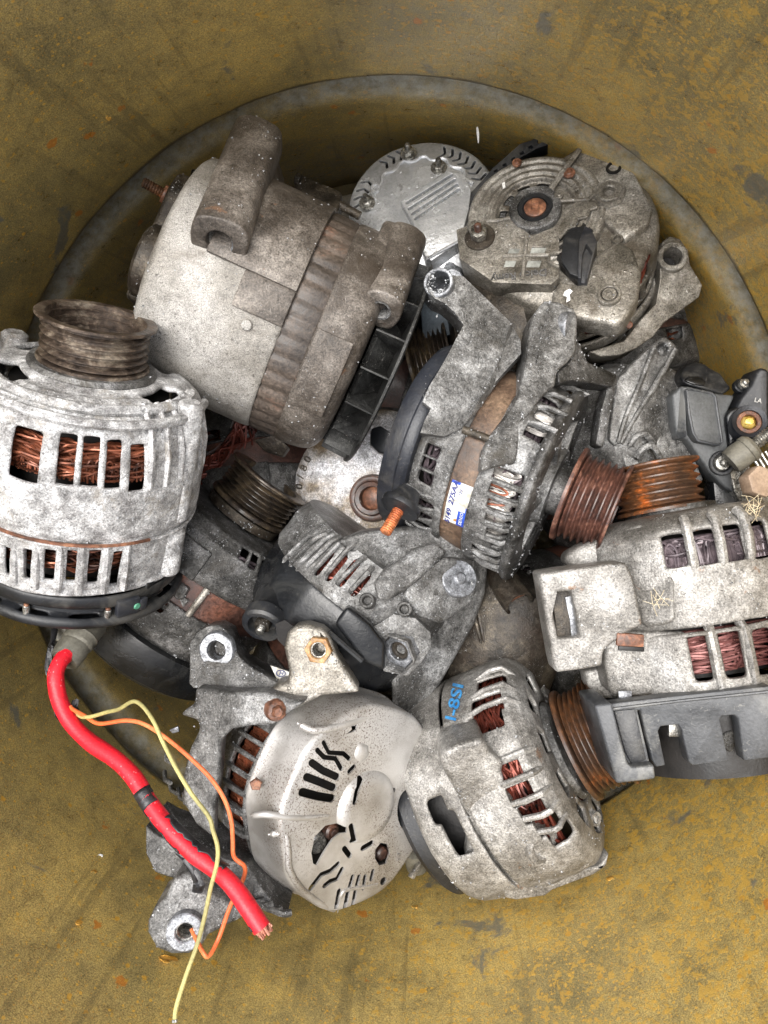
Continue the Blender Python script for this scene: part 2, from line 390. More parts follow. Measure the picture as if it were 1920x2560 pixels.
def castmat(name, dark, mid, light, metal=.35, r0=.38, r1=.62, s1=40, speck=.25, grime=None, grime_t=(.56, .7), bump=.55, spots=None, fleck=c(235, 235, 232), wet=0, gs=22, mid_c=1.0, val=1.0, edge=.12, fs=900, nc=1.0):
    s = N(name); K = lambda x: tuple(q * val for q in x[:3]) + (1,)
    n1 = s.noise(s1, 8, .62); n2 = s.noise(260, 6, .68); n3 = s.noise(fs, 3, .6); nm = s.noise(105, 10, .78, .6)
    col = s.ramp(n1, [(.36, K(dark)), (.5, K(mid)), (.64, K(light))])
    lo, hi = 1 - .38 * mid_c, 1 + .25 * mid_c
    g = s.ramp(nm, [(.40, (lo, lo, lo, 1)), (.5, (1, 1, 1, 1)), (.60, (hi, hi, hi, 1))]); col = s.mix(1, col, g, 'MULTIPLY')
    g = s.ramp(n2, [(.34, (1 - .45 * nc,) * 3 + (1,)), (.5, (1, 1, 1, 1)), (.68, (1 + .3 * nc,) * 3 + (1,))]); col = s.mix(1, col, g, 'MULTIPLY')
    g3 = s.ramp(n3, [(.38, (.62, .62, .62, 1)), (.62, (1.3, 1.3, 1.3, 1))]); col = s.mix(1, col, g3, 'MULTIPLY')
    rough = s.rng(n2, r0, r1)
    # bare metal worn bright along the corners of the casting
    ge = s.n('ShaderNodeNewGeometry'); ed = s.th(s.mul(ge.outputs['Pointiness'], s.mul(s.mul(n2, .5, 'SUBTRACT'), .06), 'ADD'), .56, .66)
    col = s.mix(s.mul(ed, edge), col, K(tuple(min(.85, q * 1.5) for q in light[:3])))
    if grime:
        n4 = s.noise(gs, 11, .78, .5); f = s.th(n4, *grime_t); col = s.mix(s.mul(f, .85), col, K(grime))
        pit = s.noise(420, 4, .75); fp = s.th(pit, .60, .66); col = s.mix(s.mul(fp, .8), col, tuple(x * .3 for x in grime[:3]))
        # scratches and rubbed streaks
        mp = s.n('ShaderNodeMapping'); mp.inputs['Scale'].default_value = (1, .08, 1); mp.inputs['Rotation'].default_value = (.3, .5, .8); s.l(s.v, mp.inputs[0])
        sc_ = s.th(s.noise(700, 3, .6, .2, mp.outputs[0]), .66, .70); col = s.mix(s.mul(sc_, .5), col, K(light))
    if spots:
        n5 = s.noise(55, 6, .7, .3); f5 = s.th(n5, .64, .70); col = s.mix(s.mul(f5, .8), col, spots)
    wv = s.noise(700, 3, .75, 1.2); gate = s.noise(45, 5, .65)
    f = s.mul(s.th(wv, .64 - speck * .03, .68 - speck * .03), s.th(gate, .54 - speck * .22, .64 - speck * .22)); col = s.mix(f, col, fleck)
    hgt = s.mul(s.mul(n2, .7), s.mul(n3, .4), 'ADD'); hgt = s.mul(hgt, s.mul(f, .3), 'ADD'); hgt = s.mul(hgt, s.mul(nm, .5), 'ADD')
    big = s.noise(70, 4, .55)
    nb = s.bump(big, .35, .002); nb = s.bump(hgt, bump * 1.3, .001, nb)
    if wet:
        dv, _ = s.vor(150); dd = s.mul(s.th(dv, .22, .12), s.th(s.noise(30, 2), .48, .52)); nb = s.bump(dd, .5, .0008, nb)
        rough = s.mix(dd, rough, (.06, .06, .06, 1))
    s.l(nb, s.b.inputs['Normal']); s.l(col, s.b.inputs['Base Color']); s.l(rough, s.b.inputs['Roughness'])
    s.b.inputs['Metallic'].default_value = metal
    return s.m
def simple(name, a, b, rough=(.4, .6), metal=0, sc=60, bump=.25, speck=None, th=(.4, .6), coat=0, fine=600, dust=None):
    s = N(name); n1 = s.noise(sc, 7, .6); n2 = s.noise(fine, 4, .6)
    col = s.ramp(n1, [(th[0], a), (th[1], b)])
    g = s.ramp(n2, [(.3, (.75, .75, .75, 1)), (.7, (1.2, 1.2, 1.2, 1))]); col = s.mix(1, col, g, 'MULTIPLY')
    if dust:
        dd = s.noise(22, 8, .75, .6); col = s.mix(s.mul(s.th(dd, .48, .66), .5), col, dust); d3 = s.th(s.noise(260, 4, .7, 1.5), .62, .68); col = s.mix(s.mul(d3, .5), col, dust)
    if speck:
        d, _ = s.vor(420); f = s.mul(s.th(d, .22, .12), s.th(s.noise(35, 4), .46, .56)); col = s.mix(f, col, speck)
    s.l(col, s.b.inputs['Base Color']); s.l(s.rng(n1, *rough), s.b.inputs['Roughness']); s.b.inputs['Metallic'].default_value = metal
    h = s.mul(n2, n1, 'ADD'); s.l(s.bump(h, bump, .0006), s.b.inputs['Normal'])
    if coat: s.b.inputs['Coat Weight'].default_value = coat; s.b.inputs['Coat Roughness'].default_value = .12
    return s.m
def rustmat(name, dark, mid, bright, t=(.38, .52, .66), wet=.3, steel=.0, sc=70):
    s = N(name); n1 = s.noise(sc, 9, .7, .5); n2 = s.noise(420, 5, .7)
    col = s.ramp(n1, [(t[0], dark), (t[1], mid), (t[2], bright)])
    g = s.ramp(n2, [(.32, (.45, .45, .45, 1)), (.68, (1.45, 1.4, 1.35, 1))]); col = s.mix(1, col, g, 'MULTIPLY')
    s.l(col, s.b.inputs['Base Color']); s.l(s.rng(n2, .3, .7), s.b.inputs['Roughness']); s.b.inputs['Metallic'].default_value = steel
    s.l(s.bump(s.mul(n2, n1, 'ADD'), .6, .0008), s.b.inputs['Normal'])
    s.b.inputs['Coat Weight'].default_value = wet; s.b.inputs['Coat Roughness'].default_value = .15
    return s.m
M = {}
M['a_white'] = castmat('corroded_white_aluminium', c(136, 134, 133), c(178, 177, 176), c(216, 216, 216), .12, .4, .7, 80, .9, c(158, 150, 138), (.54, .66), .8, fleck=c(245, 245, 246), mid_c=.7, fs=1100, nc=.9)
M['b_brown'] = castmat('dirty_brown_aluminium', c(70, 64, 58), c(96, 89, 82), c(134, 127, 119), .2, .34, .6, 30, .15, c(66, 58, 50), (.5, .64), .5, c(120, 92, 72), fleck=c(215, 210, 202), mid_c=.45, nc=.6)
M['b_light'] = castmat('pale_weathered_aluminium', c(108, 103, 95), c(144, 140, 133), c(176, 173, 168), .15, .4, .62, 14, .05, c(98, 90, 80), (.53, .68), .35, mid_c=.4, nc=.3, fs=1500)
M['alu_dark'] = castmat('dark_grey_aluminium', c(50, 49, 47), c(82, 81, 79), c(120, 119, 118), .4, .3, .55, 48, .5, c(50, 46, 40), (.54, .66), .7, fleck=c(225, 228, 232))
M['alu_gray'] = castmat('grey_cast_aluminium', c(72, 71, 69), c(108, 107, 105), c(150, 150, 149), .4, .3, .55, 40, .5, c(70, 66, 59), (.54, .68), .65, fleck=c(230, 232, 235))
M['alu_tan'] = castmat('tan_stained_aluminium', c(94, 90, 82), c(134, 129, 120), c(172, 168, 160), .4, .26, .48, 30, .1, c(82, 74, 63), (.52, .66), .45, wet=1, mid_c=.6, nc=.6)
M['alu_warm'] = castmat('warm_grey_aluminium', c(104, 101, 96), c(140, 137, 132), c(176, 174, 170), .35, .3, .5, 30, .35, c(98, 91, 82), (.55, .7), .5, c(128, 100, 78), mid_c=.55, nc=.65)
M['alu_bare'] = castmat('bare_worn_aluminium', c(104, 106, 109), c(138, 140, 144), c(172, 175, 180), .6, .28, .48, 80, .1, None, (.5, .6), .4, mid_c=.5, edge=.15)
M['pale_worn'] = castmat('whitish_worn_disc', c(120, 100, 78), c(150, 138, 122), c(222, 222, 226), .15, .4, .65, 16, .1, c(128, 108, 80), (.5, .6), .4, c(40, 36, 34))
def silver_mat():
    s = N('stamped_silver_steel'); n1 = s.noise(30, 5, .6); n2 = s.noise(420, 4, .7)
    col = s.ramp(n1, [(.35, c(184, 186, 188)), (.65, c(218, 220, 222))]); g = s.ramp(n2, [(.35, (.82, .82, .82, 1)), (.65, (1.1, 1.1, 1.1, 1))]); col = s.mix(1, col, g, 'MULTIPLY')
    dirt = s.th(s.noise(60, 8, .75, .5), .60, .68); col = s.mix(s.mul(dirt, .6), col, c(92, 90, 86))
    dv, dc = s.vor(170); sp = s.n('ShaderNodeSeparateColor'); s.l(dc, sp.inputs[0])
    rad = s.mul(sp.outputs[0], .28); dd = s.mul(s.th(s.mul(dv, rad, 'SUBTRACT'), .03, -.03), s.th(sp.outputs[1], .45, .5))
    nb = s.bump(s.noise(45, 3), .3, .0015); nb = s.bump(s.mul(dd, n2, 'ADD'), .55, .0007, nb)
    s.l(s.mix(dd, s.rng(n1, .18, .34), (.04, .04, .04, 1)), s.b.inputs['Roughness']); s.l(col, s.b.inputs['Base Color']); s.l(nb, s.b.inputs['Normal']); s.b.inputs['Metallic'].default_value = .5; return s.m
M['silver'] = silver_mat()
def silver_rust():
    s = N('pitted_silver_cover'); n1 = s.noise(25, 6, .6); col = s.ramp(n1, [(.35, c(156, 152, 146)), (.6, c(198, 196, 193))])
    p = s.noise(900, 4, .8); reg = s.noise(17, 3, .5)
    f = s.mul(s.th(p, .53, .60), s.th(reg, .44, .60)); col = s.mix(f, col, c(96, 80, 70))
    f2 = s.th(s.noise(300, 4, .8), .66, .70); col = s.mix(s.mul(f2, .6), col, c(126, 96, 62))
    s.l(col, s.b.inputs['Base Color']); s.b.inputs['Metallic'].default_value = .55
    s.l(s.rng(n1, .3, .5), s.b.inputs['Roughness']); s.l(s.bump(s.mul(p, s.noise(60, 4), 'ADD'), .3, .0007), s.b.inputs['Normal']); return s.m
M['silver_rust'] = silver_rust()
M['stator'] = rustmat('brown_stator_steel', c(62, 48, 38), c(96, 78, 64), c(122, 102, 84), wet=.15, sc=26)
M['stator_red'] = rustmat('red_brown_stator_steel', c(58, 42, 38), c(88, 62, 54), c(120, 78, 62), wet=.25, sc=26)
M['lam'] = rustmat('stator_laminations', c(66, 60, 55), c(94, 84, 76), c(146, 98, 76), (.42, .58, .74), wet=.1, sc=22)
M['rust_dark'] = rustmat('dark_rusty_steel', c(44, 32, 28), c(76, 52, 42), c(112, 74, 54), wet=.3)
M['rust_red'] = rustmat('red_rusty_steel', c(56, 36, 30), c(90, 58, 48), c(132, 96, 80), wet=.4)
M['rust_orange'] = rustmat('orange_rusty_steel', c(62, 44, 32), c(98, 64, 38), c(188, 100, 36), (.42, .56, .72), wet=.35, sc=40)
M['rust_bolt'] = rustmat('rusty_bolt', c(78, 52, 40), c(120, 80, 60), c(160, 116, 88), wet=.15)
M['pulley_brown'] = rustmat('worn_brown_pulley', c(50, 42, 37), c(88, 76, 66), c(150, 140, 126), wet=.25, steel=.4)
M['pulley_dark'] = rustmat('dark_polished_pulley', c(44, 38, 34), c(84, 74, 62), c(126, 110, 86), wet=.5, steel=.5)
M['copper'] = simple('enamelled_copper_wire', c(60, 36, 27), c(156, 92, 66), (.22, .4), .5, 45, .1)
M['copper_red'] = simple('red_enamelled_wire', c(62, 30, 25), c(132, 66, 52), (.22, .4), .4, 45, .1)
M['wire_gray'] = simple('grey_purple_wire', c(70, 62, 66), c(112, 100, 104), (.25, .45), .3, 60, .1)
M['wire_purple'] = simple('dull_purple_copper_wire', c(88, 48, 46), c(134, 88, 84), (.25, .45), .4, 40, .1)
M['wire_silver'] = simple('silvery_wire', c(120, 116, 112), c(170, 166, 160), (.25, .4), .5, 60, .1)
M['blk'] = simple('black_plastic', c(20, 21, 23), c(38, 40, 44), (.32, .5), 0, 30, .3, None, (.35, .7), dust=c(92, 90, 85))
M['blk_wet'] = simple('wet_black_plastic', c(14, 15, 17), c(30, 32, 35), (.18, .4), 0, 30, .3, None, (.35, .7), dust=c(62, 62, 60))
M['blk_blue'] = simple('bluish_black_plastic', c(26, 28, 34), c(48, 51, 58), (.3, .5), 0, 26, .35, None, (.35, .7), dust=c(84, 82, 78))
M['gray_pl'] = simple('dusty_grey_plastic', c(40, 42, 45), c(78, 80, 83), (.28, .55), 0, 34, .35, None, (.36, .62), dust=c(132, 131, 126))
M['gray_boot'] = simple('grey_rubber_boot', c(80, 78, 70), c(116, 113, 102), (.45, .65), 0, 40, .3)
M['dark'] = simple('black_inside_shade', c(12, 11, 11), c(26, 23, 21), (.4, .7), 0, 60, .3)  # near-black colour that puts shade into hollows, bores and slots
M['dark_metal'] = castmat('oily_dark_metal', c(40, 36, 31), c(64, 58, 50), c(96, 88, 76), .3, .3, .6, 50, .15, c(52, 42, 34), (.5, .66), .6)
M['steel'] = castmat('zinc_plated_steel', c(120, 118, 112), c(156, 154, 148), c(196, 195, 190), .8, .2, .4, 120, .05, None, (.5, .6), .3)
M['red'] = simple('red_cable_jacket', c(128, 26, 34), c(216, 28, 44), (.34, .55), 0, 70, .35, c(236, 120, 124), (.30, .44))
M['orange'] = simple('orange_wire_jacket', c(216, 104, 56), c(236, 134, 82), (.35, .5), 0, 30, .1)
M['yellow'] = simple('yellowed_wire_jacket', c(150, 142, 92), c(186, 176, 112), (.35, .5), 0, 22, .1)
M['tape'] = simple('black_tape', c(26, 26, 28), c(50, 50, 52), (.2, .45), 0, 80, .5)
M['white'] = simple('white_plastic', c(118, 119, 114), c(160, 162, 156), (.4, .6), 0, 80, .1)
M['label_white'] = simple('white_sticker', c(168, 164, 150), c(212, 212, 208), (.4, .55), 0, 140, .15, None, (.38, .52))
M['label_blue'] = simple('blue_sticker_print', c(28, 62, 160), c(44, 82, 182), (.4, .55), 0, 90, .05)
M['ink'] = simple('dark_blue_ink', c(24, 34, 96), c(34, 46, 120), (.5, .6), 0, 90, .05)
M['blue_paint'] = simple('blue_marker_paint', c(44, 118, 178), c(72, 150, 204), (.4, .6), 0, 200, .3)
M['amber'] = simple('amber_dirt', c(138, 84, 28), c(196, 140, 60), (.3, .5), 0, 120, .4)
M['yellow_metal'] = simple('yellow_chromate', c(200, 160, 60), c(236, 208, 120), (.25, .4), .4, 120, .2)
M['tan_paint'] = simple('tan_bolt_paint', c(150, 128, 108), c(170, 148, 128), (.45, .6), 0, 60, .1)
M['straw'] = simple('pale_straw', c(186, 168, 132), c(214, 200, 168), (.5, .7), 0, 60, .1)
M['flake'] = simple('yellow_paint_flake', c(176, 126, 44), c(214, 168, 84), (.4, .6), 0, 120, .3)
M['white_bit'] = simple('white_paint_chip', c(220, 220, 216), c(240, 240, 238), (.4, .6), 0, 120, .2)
M['green'] = simple('green_paint', c(70, 130, 104), c(90, 150, 122), (.4, .6), 0, 120, .2)
M['blue_bit'] = simple('bright_blue_bit', c(40, 110, 190), c(60, 130, 210), (.4, .6), 0, 120, .2)
M['reg_gray'] = simple('dusty_black_regulator', c(62, 64, 66), c(92, 94, 95), (.35, .55), 0, 26, .3, None, (.35, .6))
M['fan_black'] = castmat('sooty_black_fan', c(26, 26, 26), c(44, 44, 43), c(66, 66, 64), .3, .35, .6, 40, .3, c(30, 27, 23), (.55, .66), .5, fleck=c(180, 176, 168), edge=.5)
# ---------------------------------------------------------------- the steel drum
nd = Vector((120 / FPX, 260 / FPX, -1)).normalized()
DR = F(1012, 1195, 0, (0, 0, 1)); DR.o = Q(962, 1240, 0); DR.Z = -nd
DR.X = (Vector((1, 0, 0)) - DR.Z * DR.Z.x).normalized(); DR.Y = DR.Z.cross(DR.X); DR.k = 1 / SC
RW = 985.0
def drum_mat():
    s = N('yellow_brown_rusty_drum_paint'); v = s.obj
    sep = s.n('ShaderNodeSeparateXYZ'); s.l(v, sep.inputs[0])
    n1 = s.noise(9, 9, .65, .3, v); n2 = s.noise(60, 11, .76, .4, v); n3 = s.noise(330, 5, .7, 0, v); n4 = s.noise(1300, 3, .6, 0, v)
    col = s.ramp(n1, [(.30, c(128, 118, 80)), (.45, c(162, 144, 92)), (.6, c(188, 164, 100)), (.75, c(204, 178, 108))])
    g = s.ramp(n2, [(.3, (.62, .62, .66, 1)), (.5, (1, 1, 1, 1)), (.7, (1.25, 1.2, 1.0, 1))]); col = s.mix(1, col, g, 'MULTIPLY')
    g = s.ramp(n4, [(.36, (.6, .6, .62, 1)), (.64, (1.35, 1.32, 1.25, 1))]); col = s.mix(1, col, g, 'MULTIPLY')
    # golden crust, denser on the right-hand side of the drum
    side = s.rng(sep.outputs['X'], 0, 1, -.12, .3)
    e = s.mul(s.noise(170, 6, .72, .2, v), s.mul(side, .13), 'ADD'); f = s.th(e, .60, .66); col = s.mix(s.mul(f, .75), col, c(206, 164, 72))
    e2 = s.mul(s.noise(420, 4, .7, .1, v), s.mul(side, .07), 'ADD'); f2 = s.th(e2, .64, .68); col = s.mix(s.mul(f2, .8), col, c(222, 178, 82))
    # small brown rust pits
    f3 = s.th(s.noise(520, 3, .75, 0, v), .67, .71); col = s.mix(s.mul(f3, .7), col, c(64, 38, 20))
    # orange rust blooms
    dv, _ = s.vor(26, 1, v); dn = s.mul(dv, s.mul(s.noise(160, 4, .7, 0, v), .35), 'ADD'); f4 = s.th(dn, .275, .24); col = s.mix(s.mul(f4, .8), col, c(196, 122, 42))
    # crisp flecks of crust: a random few cells of two scales
    for sc_, frac, kc in ((190, .93, c(206, 156, 58)), (380, .80, c(216, 170, 74)), (640, .74, c(196, 152, 74))):
        dv2, dc2 = s.vor(sc_, 1, v); sp2 = s.n('ShaderNodeSeparateColor'); s.l(dc2, sp2.inputs[0])
        q = s.mul(dv2, s.mul(s.noise(sc_ * 3, 3, .7, 0, v), .5), 'ADD'); rad = s.mul(sp2.outputs[0], .42)
        mk = s.mul(s.th(s.mul(q, rad, 'SUBTRACT'), .26, .20), s.th(s.mul(sp2.outputs[1], s.mul(side, .22), 'ADD'), frac, frac + .02)); col = s.mix(s.mul(mk, .85), col, kc)
    # patches of bare blue-grey steel
    bl = s.noise(20, 6, .62, .5, v); f5 = s.th(s.mul(bl, s.mul(side, .04), 'ADD'), .63, .69); col = s.mix(s.mul(f5, .75), col, c(104, 108, 104))
    # drip stains down the wall
    mp = s.n('ShaderNodeMapping'); mp.inputs['Scale'].default_value = (1, 1, .07); s.l(v, mp.inputs[0]); st = s.noise(60, 7, .7, .2, mp.outputs[0]); f6 = s.th(st, .54, .66)
    col = s.mix(s.mul(f6, .4), col, c(92, 84, 60))
    # rubbed bare hoop
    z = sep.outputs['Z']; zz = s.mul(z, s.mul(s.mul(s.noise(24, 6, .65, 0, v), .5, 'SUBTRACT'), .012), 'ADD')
    band = s.mul(s.th(zz, -.046, -.026), s.th(zz, .0015, -.001)); band = s.mul(band, s.rng(s.noise(45, 6, .7, 0, v), .45, 1, .35, .55))
    hc = s.ramp(s.noise(120, 6, .7, 0, v), [(.35, c(122, 118, 100)), (.6, c(168, 168, 160))]); col = s.mix(s.mul(band, .85), col, hc)
    gl = s.mul(s.th(zz, .0045, .001), s.th(zz, -.004, -.001)); col = s.mix(s.mul(gl, .7), col, c(58, 50, 36))  # dark line at the upper lip: shade under the edge painted in
    # shade of the deep gaps, painted near-black on lower wall and floor
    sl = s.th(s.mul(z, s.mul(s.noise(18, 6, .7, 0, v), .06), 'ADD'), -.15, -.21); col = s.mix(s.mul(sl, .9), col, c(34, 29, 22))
    s.l(col, s.b.inputs['Base Color']); s.l(s.rng(n2, .22, .5), s.b.inputs['Roughness'])
    s.b.inputs['Metallic'].default_value = .12; s.b.inputs['Coat Weight'].default_value = .25; s.b.inputs['Coat Roughness'].default_value = .25
    nb = s.bump(n1, .25, .004); nb = s.bump(s.mul(n2, s.mul(f, .4), 'ADD'), .35, .0012, nb); nb = s.bump(s.mul(n3, n4, 'ADD'), .35, .0006, nb); s.l(nb, s.b.inputs['Normal'])
    return s.m
def drum_geo():
    pr = [(.01, -800), (RW - 30, -800), (RW, -780)]
    z = -740
    while z < -170: pr.append((RW, z)); z += 60
    pr += [(RW, -165), (RW + 1, -140), (RW + 4, -122), (RW + 11, -102), (RW + 21, -82), (RW + 29, -62), (RW + 33, -42), (RW + 33, -26), (RW + 29, -14), (RW + 20, -7), (RW + 8, -3), (RW + 1, -1), (RW, 1), (RW, 8)]
    z = 60
    while z < 820: pr.append((RW, z)); z += 60
    pr += [(RW, 825), (RW + 6, 835), (RW + 16, 835), (RW + 20, 825), (RW + 14, 815)]
    rows = []
    for r, z in pr:
        row = []
        for j in range(160):
            t = 360 * j / 160; d = noise.noise(Vector((math.cos(R(t)) * 2.2, math.sin(R(t)) * 2.2, z * .004))) * 5 + noise.noise(Vector((math.cos(R(t)) * 7, math.sin(R(t)) * 7, z * .012))) * 1.6
            row.append(DR.c(t, r + (d if r > 100 else 0), z))
        rows.append(row)
    return grid(rows)
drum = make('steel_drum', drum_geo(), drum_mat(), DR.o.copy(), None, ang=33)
drum['label'] = 'open steel drum with rusty yellow-brown inside wall holding the heap of alternators'; drum['category'] = 'steel drum'
m_ = drum.modifiers.new('sheet', 'SOLIDIFY'); m_.thickness = .0012; m_.offset = 1
gm = simple('yard_concrete', c(112, 110, 106), c(140, 138, 134), (.7, .9), 0, 3, .3)
gp = [DR.o + Vector((x, y, 0)) for x, y in ((-60, -60), (60, -60), (60, 60), (-60, 60))]
zg = min(DR.c(t, RW, -800).z for t in range(0, 360, 20)) - .02
g_ = make('ground', ([Vector((p.x, p.y, zg)) for p in gp], [[0, 1, 2, 3]]), gm, Vector((0, 0, zg)), None); g_['kind'] = 'structure'
Rm = Matrix((DR.X, DR.Y, DR.Z)).transposed()
drum.data.transform(Rm.inverted().to_4x4()); drum.rotation_euler = Rm.to_euler()
# ---------------------------------------------------------------- A: whitish corroded alternator, left
def win(fr, r, v, us, vt, vb, um=None):
    """window openings from traced bar edges: us = list of (u0,u1); returns holes"""
    H = []
    for (u0, u1) in us:
        t0_, z0_ = fr.tz(u0, v, r); t1_, z1_ = fr.tz(u1, v, r); um_ = (u0 + u1) / 2
        a = fr.tz(um_, vt(um_) if callable(vt) else vt, r)[1]; b = fr.tz(um_, vb(um_) if callable(vb) else vb, r)[1]
        H.append((min(t0_, t1_), max(t0_, t1_), min(a, b), max(a, b)))
    return H
A = F(208, 1220, 225, (0.25, -0.88, 0.43))
tA = T('alternator', 'whitish corroded alternator with ribbed pulley and red cable, left edge of the heap', 'alternator', A.p(0, 0, 0), 'scrap alternators in the drum')
rA = 270
zt = A.tz(215, 1070, 250)[1]; zb = A.tz(215, 1215, rA)[1]; zr1 = A.tz(215, 1372, 258)[1]; zr0 = A.tz(215, 1470, 252)[1]; zrim = A.tz(190, 1491, 256)[1]
hA = win(A, 256, 1140, [(40, 106), (150, 190), (207, 248), (267, 302), (326, 360)], lambda u: 1062 + (u - 40) * .16, lambda u: 1196 + (u - 100) * .10)
ts = [h[0] for h in hA]
def rfA(t, r, z):
    # flattened, slightly lumpy casting
    return r * (1 + .012 * math.cos(R(t) * 3 + .5) + .008 * math.cos(R(t) * 5))
zf = zt + 26
front = [(rA + 2, 4), (rA + 7, 14), (rA + 9, zb - 20), (rA + 8, zb), (rA + 1, (zb + zt) / 2), (rA - 16, zt), (rA - 36, zf - 6), (rA - 58, zf + 10), (rA - 78, zf + 18), (172, zf + 14), (150, zf + 20), (120, zf + 24), (60, zf + 24)]
faceh = []
for t in (-42, -108, 82, 148, 200):
    if t: faceh.append((t - 17, t + 17, 160, 205, 'r'))
tA.part('front_housing', shell(A, front, hA + faceh + [(t, t + 8, zb, zt) for t in range(104, 280, 16)], 8, 3.2, rfA), M['a_white'], solid=13, sub=2, disp=3)
rear = [(rA + 5, -2), (rA + 8, -12), (rA + 3, zr1 + 20), (rA - 4, zr1), (rA - 12, zr0), (rA - 14, zrim + 16), (rA - 8, zrim + 8), (rA - 8, zrim), (rA - 22, zrim - 4)]
hA2 = win(A, 254, 1415, [(18, 34), (66, 84), (115, 138), (168, 190), (222, 248), (282, 300)], lambda u: 1366 + (u - 100) * .06, lambda u: 1448 + (u - 100) * .1)
tA.part('rear_housing', shell(A, rear, hA2 + [(t, t + 8, zr0, zr1) for t in range(86, 290, 16)], 8, 3, rfA), M['a_white'], solid=13, sub=2, disp=3)
# ribs over the rear windows, raised pads on the shoulder
def pad(fr, t0, t1, z0, z1, r, th, n=6, nz=2):
    rows = []
    for i in range(nz + 1):
        rows.append([fr.c(t0 + (t1 - t0) * j / n, r + th, z0 + (z1 - z0) * i / nz) for j in range(n + 1)])
    rb = [[fr.c(t0 + (t1 - t0) * j / n, r - th, z0 + (z1 - z0) * i / nz) for j in range(n + 1)] for i in range(nz + 1)]
    a = grid(rows, False); b = grid(rb, False); nn = n + 1; m = (nz + 1) * nn
    V = a[0] + b[0]; Fc = a[1] + [[i + m for i in q][::-1] for q in b[1]]
    edge = [j for j in range(nn)] + [nn * i + n for i in range(1, nz + 1)] + [nz * nn + j for j in range(n - 1, -1, -1)] + [nn * i for i in range(nz - 1, 0, -1)]
    for i in range(len(edge)): p_, q_ = edge[i], edge[(i + 1) % len(edge)]; Fc.append([p_, p_ + m, q_ + m, q_])
    return V, Fc
ribs = []
for h in hA2:
    tm = h[1] + (h[1] - h[0]) * .5
    ribs.append(tube([A.c(tm, rA - 10, zr1 + 10), A.c(tm, rA - 3, (zr1 + zr0) / 2), A.c(tm, rA - 8, zrim + 14)], 9 * A.k, 8, rw=.2))
tA.part('rib', merge(*ribs), M['a_white'], disp=2)
tA.part('stator_seam', pad(A, -50, A.tz(375,1300,rA)[0], -1.5, 4, rA + 8, 3, 20, 1), M['rust_bolt'])
for t in (80, -46, 142, -110):
    g = A.sub(math.cos(R(t)) * (rA - 14), math.sin(R(t)) * (rA - 14), 0)
    tA.part('bolt_boss', merge(lathe(g, [(.01, zf + 22), (20, zf + 22), (30, zf + 14), (34, zf - 30), (30, 20), (20, 10)], 24, 3)), M['a_white'], disp=4)
    tA.part('bolt_boss', merge(lathe(g, [(.01, zrim + 2), (22, zrim + 6), (30, zrim + 16), (30, -20), (20, -8)], 24, 3)), M['a_white'], disp=3)
for k, t in enumerate(range(54, 100, 9)):
    tA.part('shoulder_rib', tube([A.c(t, rA + 6, zb - 10), A.c(t, rA + 4, (zb + zt) / 2), A.c(t, rA - 14, zt + 4), A.c(t, rA - 54, zf + 18)], 7 * A.k, 8, rw=.2), M['a_white'], disp=2)
tA.part('winding', winding(A, rA - 26, zb + 2, zt - 44, 46, 2.7, 20, 150, 4, -90, 90, 9), M['copper'])
tA.part('winding', merge(winding(A, rA - 30, zr0 + 36, zr1 + 6, 26, 2.7, 16, 150, 5, -90, 90, 8)), M['copper'])
tA.part('winding_loop', merge(loops(A, rA - 22, zb - 4, (zt - zb) * .42, 50, 2.7, 5, -55, 80), tube([A.c(t, rA - 15, zb + 40 + 2 * math.sin(t)) for t in range(-60, 80, 4)], 3.4 * A.k, 6)), M['copper'])
tA.part('dark_rotor_core', lathe(A, [(.01, zf - 10), (175, zf - 20), (rA - 60, zb), (rA - 60, zr0), (.01, zr0)], 40), M['dark'])  # dark core added inside each body to block light behind the openings
tA.part('step_ledge', tube([A.c(t, rA - 10 + 2 * math.sin(t * .1), zt + 16 + 2 * math.cos(t * .07)) for t in range(-60, 104, 6)], 11 * A.k, 8, rw=.15), M['a_white'], disp=2)
tA.part('step_ledge', tube([A.c(t, rA - 44 + 2 * math.sin(t * .1), zf + 8) for t in range(-60, 104, 6)], 12 * A.k, 8, rw=.15), M['a_white'], disp=2)
# pulley
zp0 = zf + 16; zp1 = A.tz(252, 899, 1)[1]
zp1 = zp0 + 124
tA.part('pulley_collar', lathe(A, [(80, zp0 - 10), (140, zp0), (142, zp0 + 8), (136, zp0 + 18), (60, zp0 + 20)], 56), M['alu_gray'], disp=1.5)
pa = tA.part('pulley', lathe(A, pulley_prof(118, zp0 + 14, zp1, 5, 131, 124, .9, 70, .12), 72, .8), M['pulley_brown'])
tA.part('shaft_nut', lathe(A.sub(0, 0, zp1 - 66), [(.01, 12), (34, 12), (44, 6), (46, 0)], 6), M['rust_dark'])
tA.part('blue_scrap', lprism(A.sub(18, -18, zp1 - 50), [(-10, -14), (6, -18), (12, 10), (-4, 16)], 0, 3), M['blue_bit'])
